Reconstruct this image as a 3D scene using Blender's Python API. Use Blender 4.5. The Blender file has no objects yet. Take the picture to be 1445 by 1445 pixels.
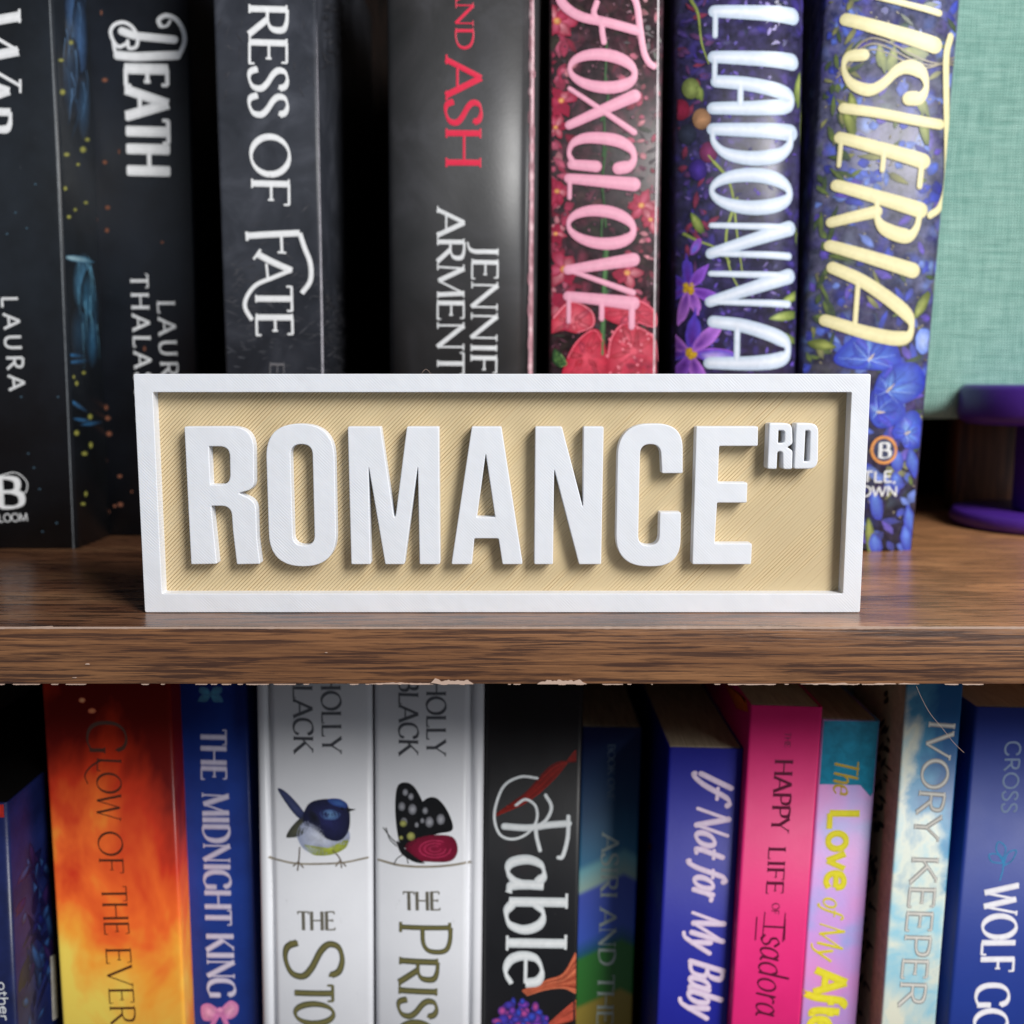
import bpy, bmesh, math, random
from mathutils import Vector, Matrix, noise
random.seed(7)
R = math.radians
scene = bpy.context.scene
col = scene.collection

# ------------------------------------------------------------------ camera, world, light, exposure
PITCH = R(7.6); F = 1445.0; CAMZ = .0651
cam = bpy.data.cameras.new('camera'); camo = bpy.data.objects.new('camera', cam); col.objects.link(camo)
camo.location = (0, 0, CAMZ); camo.rotation_euler = (R(90) - PITCH, 0, 0)
cam.sensor_width = 36; cam.lens = 36; cam.clip_start = .01; cam.clip_end = 50
cam.dof.use_dof = True; cam.dof.focus_distance = .279; cam.dof.aperture_fstop = 10.5
scene.camera = camo
w = bpy.data.worlds.new('World'); scene.world = w; w.use_nodes = True
w.node_tree.nodes['Background'].inputs[0].default_value = (.80, .88, 1, 1)
w.node_tree.nodes['Background'].inputs[1].default_value = .17
def area(name, loc, target, sx, sy, power, colr):
    l = bpy.data.lights.new(name, 'AREA'); l.shape = 'RECTANGLE'; l.size = sx; l.size_y = sy
    l.energy = power; l.color = colr
    o = bpy.data.objects.new(name, l); col.objects.link(o); o.location = loc
    o.rotation_euler = (Vector(target) - Vector(loc)).to_track_quat('-Z', 'Y').to_euler(); return o
area('window_light', (.72, -.62, .80), (0, .33, .02), .40, .70, 26, (1, .985, .965))
area('side_fill_light', (1.35, -.75, .25), (0, .35, .0), .24, 2.0, 5.5, (.93, .97, 1))  # added lamp for the streak on the round spine and soft side fill
scene.view_settings.view_transform = 'Standard'; scene.view_settings.look = 'None'
scene.view_settings.exposure = 0; scene.view_settings.gamma = 1
scene.render.engine = 'CYCLES'
scene.cycles.max_bounces = 6

# ------------------------------------------------------------------ helpers
def lin(r, g, b):
    f = lambda v: (v/255/12.92) if v/255 <= .04045 else ((v/255+.055)/1.055)**2.4
    return (f(r), f(g), f(b))
def ray(px, py):
    a = (px-722.5)/F; b = -(py-722.5)/F
    return Vector((a, math.cos(PITCH)+b*math.sin(PITCH), -math.sin(PITCH)+b*math.cos(PITCH)))
CAM = Vector((0, 0, CAMZ))
def at(px, py, Y):
    d = ray(px, py); return CAM + d*(Y/d.y)
def tag(o, label=None, cat=None, group=None, kind=None):
    if label: o['label'] = label
    if cat: o['category'] = cat
    if group: o['group'] = group
    if kind: o['kind'] = kind
    return o
def empty(name, loc, label, cat, group=None, rot=(0, 0, 0)):
    o = bpy.data.objects.new(name, None); o.empty_display_size = .02; col.objects.link(o)
    o.location = loc; o.rotation_euler = rot; return tag(o, label, cat, group)
def link(name, me, mat, parent=None, smooth=False):
    o = bpy.data.objects.new(name, me); col.objects.link(o)
    if mat: me.materials.append(mat)
    if parent: o.parent = parent
    if smooth:
        for p in me.polygons: p.use_smooth = True
    return o
def mesh(name, vs, fs, mat, parent=None, smooth=False):
    me = bpy.data.meshes.new(name); me.from_pydata(vs, [], fs); me.update()
    return link(name, me, mat, parent, smooth)
def bevel_box(name, lo, hi, mat, parent=None, bev=0, seg=2):
    bm = bmesh.new(); bmesh.ops.create_cube(bm, size=1)
    for v in bm.verts:
        v.co = Vector([lo[i] + (v.co[i]+.5)*(hi[i]-lo[i]) for i in range(3)])
    if bev: bmesh.ops.bevel(bm, geom=bm.edges[:], offset=bev, segments=seg, affect='EDGES', profile=.5)
    me = bpy.data.meshes.new(name); bm.to_mesh(me); bm.free()
    return link(name, me, mat, parent, bool(bev) and seg > 1)

# ------------------------------------------------------------------ materials
def newmat(name, rough=.4, spec=.5, coat=0, coat_rough=.1):
    m = bpy.data.materials.new(name); m.use_nodes = True
    b = m.node_tree.nodes['Principled BSDF']
    b.inputs['Roughness'].default_value = rough; b.inputs['Specular IOR Level'].default_value = spec
    b.inputs['Coat Weight'].default_value = coat; b.inputs['Coat Roughness'].default_value = coat_rough
    return m, m.node_tree.nodes, m.node_tree.links, b
def coords(N, L, scale=(1, 1, 1), rot=(0, 0, 0)):
    tc = N.new('ShaderNodeTexCoord'); mp = N.new('ShaderNodeMapping')
    mp.inputs['Scale'].default_value = scale; mp.inputs['Rotation'].default_value = rot
    L.new(tc.outputs['Object'], mp.inputs['Vector']); return mp.outputs[0]
def nz(N, L, vec, scale, detail=4, rough=.55, dist=0):
    n = N.new('ShaderNodeTexNoise'); n.inputs['Scale'].default_value = scale
    n.inputs['Detail'].default_value = detail; n.inputs['Roughness'].default_value = rough
    n.inputs['Distortion'].default_value = dist
    L.new(vec, n.inputs['Vector']); return n.outputs['Fac']
def ramp(N, L, fac, stops):
    r = N.new('ShaderNodeValToRGB'); e = r.color_ramp.elements
    while len(e) < len(stops): e.new(.5)
    for i, (p, c) in enumerate(stops):
        e[i].position = p; e[i].color = (*c, 1)
    L.new(fac, r.inputs[0]); return r.outputs[0]
def mth(N, L, op, a, b=None, c=None):
    m = N.new('ShaderNodeMath'); m.operation = op
    for i, v in enumerate((a, b, c)):
        if v is None: continue
        if isinstance(v, (int, float)): m.inputs[i].default_value = v
        else: L.new(v, m.inputs[i])
    return m.outputs[0]
def mixc(N, L, fac, a, b, mode='MIX'):
    m = N.new('ShaderNodeMix'); m.data_type = 'RGBA'; m.blend_type = mode
    for s, v in ((m.inputs['Factor'], fac), (m.inputs[6], a), (m.inputs[7], b)):
        if isinstance(v, (int, float)): s.default_value = v
        elif isinstance(v, tuple): s.default_value = (*v, 1)
        else: L.new(v, s)
    return m.outputs[2]
def bump(N, L, b, h, dist, strength=1):
    n = N.new('ShaderNodeBump'); n.inputs['Distance'].default_value = dist; n.inputs['Strength'].default_value = strength
    L.new(h, n.inputs['Height']); L.new(n.outputs[0], b.inputs['Normal'])

def cover_mat(name, stops, scale=60, rough=.38, stretch=(1, 1, 1), detail=5, dist=0, spec=.5, bumpd=.00003, coat=0):
    m, N, L, b = newmat(name, rough, spec, coat, .12)
    v = coords(N, L, stretch)
    sc_ = ramp(N, L, nz(N, L, coords(N, L, (1, 1, .35)), 520, 5, .75), [(.68, (0, 0, 0)), (.8, (.5, .5, .5))])
    L.new(mixc(N, L, sc_, ramp(N, L, nz(N, L, v, scale, detail, .6, dist), stops), (.30, .30, .31)), b.inputs['Base Color'])
    fine = nz(N, L, coords(N, L), 900, 3); big = nz(N, L, coords(N, L), 25, 3)
    bump(N, L, b, mth(N, L, 'MULTIPLY_ADD', big, 6, fine), bumpd)
    rr = N.new('ShaderNodeMapRange'); rr.inputs['To Min'].default_value = rough-.07; rr.inputs['To Max'].default_value = rough+.1
    L.new(nz(N, L, coords(N, L), 45, 4), rr.inputs[0]); L.new(rr.outputs[0], b.inputs['Roughness'])
    return m
def print_mat(name, rough=.35, coat=0, lo=.62, hi=1.2, sc=260):
    m, N, L, b = newmat(name, rough, .5, coat)
    a = N.new('ShaderNodeAttribute'); a.attribute_name = 'Col'
    n = nz(N, L, coords(N, L), sc, 6, .7, .6)
    f = N.new('ShaderNodeMapRange'); f.inputs['From Min'].default_value = .3; f.inputs['From Max'].default_value = .7
    f.inputs['To Min'].default_value = lo; f.inputs['To Max'].default_value = hi
    L.new(n, f.inputs[0])
    vm = N.new('ShaderNodeVectorMath'); vm.operation = 'SCALE'; L.new(a.outputs['Color'], vm.inputs[0]); L.new(f.outputs[0], vm.inputs['Scale'])
    L.new(vm.outputs[0], b.inputs['Base Color']); return m
PRINT = print_mat('printed_ink'); FOIL = print_mat('raised_spot_gloss', .4, 0, .88, 1.04, 400); INK = print_mat('plain_ink', .4, 0, .92, 1.04, 400)

def pla_mat(name, c, pitch, strength):
    m, N, L, b = newmat(name, .42, .45)
    b.inputs['Subsurface Weight'].default_value = .12; b.inputs['Subsurface Radius'].default_value = (.0012, .001, .0008)
    b.inputs['Subsurface Scale'].default_value = 1
    tc = N.new('ShaderNodeTexCoord'); sp = N.new('ShaderNodeSeparateXYZ'); L.new(tc.outputs['Object'], sp.inputs[0])
    s = mth(N, L, 'MULTIPLY', mth(N, L, 'ADD', sp.outputs[0], sp.outputs[2]), 2*math.pi/(pitch*1.414))
    wv = mth(N, L, 'SINE', s)
    amp = mth(N, L, 'POWER', nz(N, L, coords(N, L), 90, 3), 1.5)
    lay = mth(N, L, 'SINE', mth(N, L, 'MULTIPLY', sp.outputs[1], 2*math.pi/.0004))
    h = mth(N, L, 'ADD', mth(N, L, 'MULTIPLY', wv, amp), mth(N, L, 'MULTIPLY', lay, .3))
    h = mth(N, L, 'ADD', h, mth(N, L, 'MULTIPLY', nz(N, L, coords(N, L), 500, 3), 1.2))
    h = mth(N, L, 'ADD', h, mth(N, L, 'MULTIPLY', nz(N, L, coords(N, L), 130, 2), 9))
    bump(N, L, b, h, strength)
    L.new(ramp(N, L, nz(N, L, coords(N, L), 70, 4), [(.3, tuple(x*.965 for x in c)), (.7, c)]), b.inputs['Base Color'])
    return m
WHITE = pla_mat('white_printed_plastic', (.755, .775, .82), .00062, .000026)
BEIGE = pla_mat('sand_printed_plastic', lin(210, 189, 150), .0004, .00001)
PURPLE = pla_mat('purple_printed_plastic', lin(76, 38, 140), .0004, .00002)

def wood_mat(name, horiz=True, base=(lin(104, 68, 43), lin(130, 89, 58), lin(150, 106, 70)), dark=lin(50, 31, 28), rough=.34, face='front', gain=1, blot=0):
    m, N, L, b = newmat(name, rough, .5)
    if face == 'front': s1, s2, s3 = (9, 9, 300), (30, 30, 1150), (90, 90, 3000)
    elif face == 'top': s1, s2, s3 = (9, 45, 45), (40, 420, 420), (120, 1600, 1600)
    else: s1, s2, s3 = (60, 60, 6), (330, 330, 16), (1500, 1500, 45)
    n1 = nz(N, L, coords(N, L, s1), 1, 6, .6, .6); n2 = nz(N, L, coords(N, L, s2), 1, 5, .65, .3); n3 = nz(N, L, coords(N, L, s3), 1, 3, .6)
    c = ramp(N, L, n1, [(.3, base[0]), (.5, base[1]), (.72, base[2])])
    c = mixc(N, L, mth(N, L, 'MULTIPLY', ramp(N, L, n2, [(.43, (1, 1, 1)), (.51, (0, 0, 0))]), .8), c, dark)
    d = ramp(N, L, nz(N, L, coords(N, L, tuple(x*1.7 for x in s1)), 1, 5, .7, 1.2), [(.33, (1, 1, 1)), (.43, (0, 0, 0))])
    c = mixc(N, L, mth(N, L, 'MULTIPLY', d, .85), c, tuple(x*.8 for x in dark))
    c = mixc(N, L, mth(N, L, 'MULTIPLY', ramp(N, L, n3, [(.4, (1, 1, 1)), (.55, (0, 0, 0))]), .35), c, dark)
    if blot:
        bl = ramp(N, L, nz(N, L, coords(N, L, (5, 12, 12)), 1, 3, .5), [(.35, (0, 0, 0)), (.65, (1, 1, 1))])
        c = mixc(N, L, mth(N, L, 'MULTIPLY', bl, blot), c, dark)
    if face == 'top':   # light painted into the laminate colour: brighter gold at right, darker at left
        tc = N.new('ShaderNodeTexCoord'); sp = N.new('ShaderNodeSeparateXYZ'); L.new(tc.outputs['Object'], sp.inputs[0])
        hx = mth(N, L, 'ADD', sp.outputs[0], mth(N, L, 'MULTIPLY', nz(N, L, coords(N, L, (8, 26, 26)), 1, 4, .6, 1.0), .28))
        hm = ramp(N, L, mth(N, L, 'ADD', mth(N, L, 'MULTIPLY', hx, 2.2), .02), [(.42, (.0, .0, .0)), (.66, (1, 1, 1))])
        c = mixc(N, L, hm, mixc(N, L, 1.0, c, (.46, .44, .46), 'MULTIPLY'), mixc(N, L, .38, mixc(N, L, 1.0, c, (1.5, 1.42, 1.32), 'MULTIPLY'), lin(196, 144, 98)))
    L.new(c, b.inputs['Base Color'])
    bump(N, L, b, mth(N, L, 'MULTIPLY_ADD', n2, 2, n3), .00005)
    rr = N.new('ShaderNodeMapRange'); rr.inputs['To Min'].default_value = rough-.06; rr.inputs['To Max'].default_value = rough+.12
    L.new(n2, rr.inputs[0]); L.new(rr.outputs[0], b.inputs['Roughness'])
    return m
WOODF = wood_mat('walnut_laminate_edge', face='front')
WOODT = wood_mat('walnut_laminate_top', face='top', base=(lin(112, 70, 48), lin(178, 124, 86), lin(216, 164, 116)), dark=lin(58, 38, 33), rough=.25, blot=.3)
WOODV = wood_mat('walnut_laminate_panel', face='vert', base=(lin(70, 44, 32), lin(110, 72, 52), lin(140, 95, 66)), rough=.4)
DARKP = wood_mat('shade_darkened_panel', face='vert', base=(lin(20, 15, 13), lin(28, 20, 17), lin(34, 25, 20)), dark=lin(10, 8, 8), rough=.85)  # near-black colour stands in for the shade in the gaps between books
DARKP.node_tree.nodes['Principled BSDF'].inputs['Specular IOR Level'].default_value = .1
CHIP, *_ = newmat('bare_chipboard', .8); CHIP.node_tree.nodes['Principled BSDF'].inputs['Base Color'].default_value = (*lin(186, 160, 144), 1)

def paper_mat():
    m, N, L, b = newmat('page_paper', .8, .2)
    n = nz(N, L, coords(N, L, (5200, 60, 60)), 1, 2)
    L.new(ramp(N, L, n, [(.3, lin(150, 132, 108)), (.7, lin(214, 198, 170))]), b.inputs['Base Color'])
    bump(N, L, b, n, .0002); return m
PAPER = paper_mat()

# ------------------------------------------------------------------ bookcase
case = empty('bookcase', (0, .4, -.6), 'dark walnut laminate bookcase holding the sign and two rows of books', 'bookcase')
def P(o): # keep world coordinates of a mesh built in world space
    o.matrix_parent_inverse = Matrix.Translation(-Vector(case.location)); return o
X0, X1, YF, YB = -.62, .50, .2608, .56
def shelf(zt, th, name='shelf'):
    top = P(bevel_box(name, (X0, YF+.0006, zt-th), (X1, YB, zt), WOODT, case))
    band = bevel_box('edge_band', (X0, YF, zt-th), (X1, YF+.0006, zt-.0002), WOODF, top, .00025, 2)
    return top
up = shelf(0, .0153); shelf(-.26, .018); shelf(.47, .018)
P(bevel_box('back_panel', (X0, YB, -.60), (X1, YB+.006, .50), DARKP, case))
P(bevel_box('back_rail', (.214, .492, .0002), (.30, .505, .050), WOODV, case, .001))
P(bevel_box('side_panel', (X0-.018, YF, -.60), (X0, YB+.006, .50), WOODV, case))
P(bevel_box('side_panel', (X1, YF, -.60), (X1+.018, YB+.006, .50), WOODV, case))

def rag(x0, x1, z0, hmin, hmax, step, y, up_=1, seed=0, thr=-9, th=.00025):
    """ragged low strip (chipped board) as solid little prisms along x"""
    rnd = random.Random(seed); vs = []; fs = []
    n = int((x1-x0)/step); hs = []
    for i in range(n+1):
        x = x0+(x1-x0)*i/n
        k = noise.noise(Vector((x*90, seed*3.1, 0)))*.6+noise.noise(Vector((x*420, seed, 4)))*.5
        e = min(1, min(i, n-i)/max(1, n*.12))
        hs.append((x, max(0, (hmin+(hmax-hmin)*max(0, k+.35)+rnd.uniform(-.12, .12)*hmax)*e) if k > thr else 0))
    for (xa, ha), (xb, hb) in zip(hs, hs[1:]):
        if ha <= 1e-5 and hb <= 1e-5: continue
        s = len(vs)
        for x, h in ((xa, ha), (xb, hb)):
            vs += [(x, y-th, z0), (x, y-th, z0+up_*h), (x, y+.0003, z0+up_*h), (x, y+.0003, z0)]
        fs += [(s, s+4, s+5, s+1), (s+1, s+5, s+6, s+2), (s+2, s+6, s+7, s+3), (s, s+3, s+7, s+4)]
    return vs, fs
parts = []
def wx(px, py=960): return at(px, py, YF).x
allv, allf = [], []
def addrag(a):
    s = len(allv); allv.extend(a[0]); allf.extend(tuple(i+s for i in f) for f in a[1])
addrag(rag(-.5, .45, -.0153, .0000, .00030, .00016, YF, -1, 3, .06))
addrag(rag(wx(606), wx(668), -.0153, .0006, .0017, .0005, YF, 1, 5))
addrag(rag(wx(758), wx(828), -.0153, .0006, .0022, .0005, YF, 1, 6))
addrag(rag(wx(520), wx(620), -.0153, .0002, .0007, .0005, YF, 1, 7))
addrag(rag(wx(1130), wx(1300), -.0153, .0000, .0004, .0005, YF, 1, 8, 0))
for sd in range(3):
    a = random.uniform(-.13, .12); addrag(rag(a, a+random.uniform(.0006, .0018), random.uniform(-.014, -.003), .0001, .0004, .0003, YF, 1, 20+sd))
wear = mesh('worn_edge', allv, allf, CHIP, up); wear['kind'] = 'stuff'
# worn upper arris with the edge highlight painted in: pale strip of varying width
vs, fs = [], []
n = 900
for i in range(n+1):
    x = -.16+.32*i/n; k = noise.noise(Vector((x*60, 9, 0)))*.5+noise.noise(Vector((x*500, 2, 0)))*.6
    px = 722.5+x/.2608*F
    wd = .00008+max(0, k)*.0005+(.0005 if px > 940 else .0002 if px > 640 else 0)*(.6+k)
    if 18 < px < 58: wd += .0009*(px-18)/40
    dn = .00012+max(0, k)*.00025
    s = len(vs); vs += [(x, YF-.00005, -.0003-dn), (x, YF-.00012, .00004), (x, YF+max(.0001, wd), .00006), (x, YF+max(.0001, wd), -.0001)]
    if i: fs += [(s-4, s, s+1, s-3), (s-3, s+1, s+2, s-2), (s-2, s+2, s+3, s-1)]
mesh('worn_highlight_arris', vs, fs, CHIP, up)['kind'] = 'stuff'

# ------------------------------------------------------------------ stroke alphabet
GL = {
'A': ".78|l .05 0 .39 1|l .39 1 .73 0|h .17 .33 .6 .33|s .05 0|s .73 0",
'B': ".64|l .12 0 .12 1|c .12 1 .36 .98 .49 .88 .48 .63 .34 .53 .12 .52|c .12 .52 .4 .51 .56 .4 .56 .14 .4 .01 .12 0|s .12 0|s .12 1",
'C': ".72|c .66 .74 .58 .93 .4 1 .2 .93 .07 .7 .07 .3 .2 .07 .4 0 .58 .07 .67 .26|v .66 .8",
'D': ".76|l .12 0 .12 1|c .12 1 .38 .98 .6 .82 .68 .5 .6 .18 .38 .02 .12 0|s .12 0|s .12 1",
'E': ".6|l .12 0 .12 1|h .12 .985 .52 .985|h .12 .52 .44 .52|h .12 .015 .55 .015|s .12 0|s .12 1|v .52 .93|v .44 .52|v .55 .07",
'F': ".56|l .12 0 .12 1|h .12 .985 .52 .985|h .12 .52 .43 .52|s .12 0|s .12 1|v .52 .93|v .43 .52",
'G': ".78|c .66 .76 .58 .93 .4 1 .2 .93 .07 .7 .07 .3 .2 .07 .42 0 .58 .05 .66 .1|l .66 .05 .66 .42|s .66 .42|v .65 .8",
'H': ".8|l .12 0 .12 1|l .68 0 .68 1|h .12 .52 .68 .52|s .12 0|s .12 1|s .68 0|s .68 1",
'I': ".3|l .15 0 .15 1|s .15 0|s .15 1",
'J': ".36|c .2 1 .2 .5 .2 .1 .12 -.1 -.04 -.17|s .2 1",
'K': ".74|l .12 0 .12 1|h .12 .42 .6 1|l .28 .6 .68 0|s .12 0|s .12 1|s .6 1|s .68 0",
'L': ".56|l .12 0 .12 1|h .12 .015 .52 .015|s .12 0|s .12 1|v .52 .08",
'M': ".94|h .1 0 .14 1|l .14 1 .47 .05|h .47 .05 .8 1|l .8 1 .84 0|s .1 0|s .84 0|s .12 1|s .82 1",
'N': ".82|h .12 0 .12 1|l .12 1 .7 0|h .7 0 .7 1|s .12 0|s .12 1|s .7 1",
'O': ".84|o .42 .5 .36 .5 0 360",
'P': ".6|l .12 0 .12 1|c .12 1 .38 .98 .53 .88 .53 .6 .4 .47 .12 .45|s .12 0|s .12 1",
'R': ".68|l .12 0 .12 1|c .12 1 .38 .98 .53 .88 .52 .62 .38 .5 .12 .48|l .32 .49 .64 0|s .12 0|s .12 1|s .64 0",
'S': ".54|c .45 .8 .4 .94 .26 1 .12 .94 .08 .78 .16 .63 .36 .46 .46 .3 .42 .1 .26 0 .12 .04 .06 .22|v .45 .84|v .06 .16",
'T': ".66|l .33 0 .33 1|h .04 .985 .62 .985|v .04 .93|v .62 .93|s .33 0",
'U': ".76|c .12 1 .12 .6 .13 .3 .2 .07 .36 0 .53 .07 .61 .3 .62 .6 .62 1|s .12 1|s .62 1",
'V': ".74|l .05 1 .37 0|h .37 0 .69 1|s .05 1|s .69 1",
'W': "1.0|l .04 1 .28 0|h .28 0 .5 .95|l .5 .95 .74 0|h .74 0 .96 1|s .04 1|s .96 1",
'X': ".72|l .06 1 .66 0|h .06 0 .66 1|s .06 0|s .06 1|s .66 0|s .66 1",
'Y': ".7|l .05 1 .35 .46|h .65 1 .35 .46|l .35 .5 .35 0|s .05 1|s .65 1|s .35 0",
'a': ".52|c .36 .5 .26 .6 .13 .55 .06 .34 .1 .08 .22 .01 .34 .12 .4 .3|c .4 .6 .39 .3 .41 .08 .5 .03",
'b': ".54|l .1 1 .1 .04|c .1 .42 .24 .6 .4 .54 .47 .3 .4 .06 .24 0 .1 .12|s .08 1",
'd': ".56|l .44 1 .44 .03|c .44 .42 .32 .6 .14 .54 .06 .3 .14 .06 .3 0 .44 .14",
'e': ".5|h .08 .33 .43 .33|c .43 .33 .4 .53 .26 .6 .1 .5 .06 .28 .12 .08 .28 0 .44 .1",
'f': ".36|c .36 .93 .26 1 .17 .9 .14 .6 .1 .1 0 -.22 -.08 -.2|h .02 .58 .32 .58",
'h': ".54|l .1 0 .1 1|c .1 .4 .24 .58 .38 .56 .44 .4 .44 0",
'i': ".22|l .11 0 .11 .6|l .11 .74 .11 .84",
'l': ".22|l .11 0 .11 1|s .11 0|s .09 1",
'm': ".8|l .1 0 .1 .6|c .1 .42 .2 .58 .32 .58 .38 .44 .38 0|c .38 .42 .48 .58 .6 .58 .67 .44 .67 0",
'n': ".54|l .1 0 .1 .6|c .1 .4 .24 .58 .38 .56 .44 .4 .44 0",
'o': ".54|o .27 .3 .2 .3 0 360",
'r': ".36|l .1 0 .1 .6|c .1 .4 .2 .56 .34 .56",
's': ".42|c .36 .48 .22 .6 .09 .5 .14 .34 .3 .26 .36 .12 .22 0 .06 .1",
't': ".34|c .15 .88 .14 .5 .14 .2 .2 .02 .32 .04|h .02 .6 .3 .6",
'v': ".5|l .05 .6 .24 0|h .24 0 .44 .6",
'y': ".5|l .06 .6 .26 .05|c .46 .6 .3 .14 .16 -.2 0 -.26",
'@': ".76|c .08 .04 .13 .45 .3 .93 .48 1 .6 .86 .66 .5 .68 0|h .15 .34 .64 .34",
',': ".2|c .1 .06 .1 -.06 .04 -.16", ' ': ".34", '.': ".2|l .1 0 .1 .08",
}
def catmull(p, n=7):
    if len(p) < 3: return p
    q = [p[0]*2-p[1]]+p+[p[-1]*2-p[-2]]; out = []
    for i in range(1, len(q)-2):
        for k in range(n):
            t = k/n; a, b, c, d = q[i-1:i+3]
            out.append(.5*((2*b)+(c-a)*t+(2*a-5*b+4*c-d)*t*t+(3*b-a-3*c+d)*t**3))
    out.append(q[-2]); return out
V2 = lambda x, y: Vector((x, y))
def glyph(ch, st):
    """-> advance, list of (points, widths) in cap-height units"""
    seg = GL[ch].split('|'); adv = float(seg[0]); out = []
    T, t, phi = st['T'], st['t'], st.get('phi', .3); ser = st.get('serif', 0)
    ax = V2(math.cos(phi), math.sin(phi)); bx = V2(-ax.y, ax.x)
    for s in seg[1:]:
        k, *n = s.split(); n = [float(v) for v in n]
        if k in 'lch':
            p = [V2(n[i], n[i+1]) for i in range(0, len(n), 2)]
            if k == 'c': p = catmull(p)
            else: p = [p[0].lerp(p[1], j/4) for j in range(5)] if len(p) == 2 else p
        elif k == 'o':
            p = [V2(n[0]+n[2]*math.cos(R(n[4]+(n[5]-n[4])*i/32)), n[1]+n[3]*math.sin(R(n[4]+(n[5]-n[4])*i/32))) for i in range(33)]
        elif k == 's':
            if ser: out.append(([V2(n[0]-ser, n[1]+(.02 if n[1] < .5 else -.02)), V2(n[0]+ser, n[1]+(.02 if n[1] < .5 else -.02))], [t*.75]*2))
            continue
        elif k == 'v':
            if ser: out.append(([V2(n[0], n[1]-.08), V2(n[0], n[1]+.07)], [t*.8]*2))
            continue
        ws = []
        for i in range(len(p)):
            d = (p[min(i+1, len(p)-1)]-p[max(i-1, 0)]).normalized(); nn = V2(-d.y, d.x)
            wd = math.sqrt((T*nn.dot(ax))**2+(t*nn.dot(bx))**2)
            if k == 'h': wd = t
            if st.get('grow'): wd *= 1+st['grow']*(p[i].y-.5)
            ws.append(wd)
        if st.get('taper'):
            m = len(p)-1
            ws = [wv*(1-st['taper']*(abs(2*i/m-1)**3)) for i, wv in enumerate(ws)]
        out.append((p, ws, k == 'o'))
    return adv, out

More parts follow.
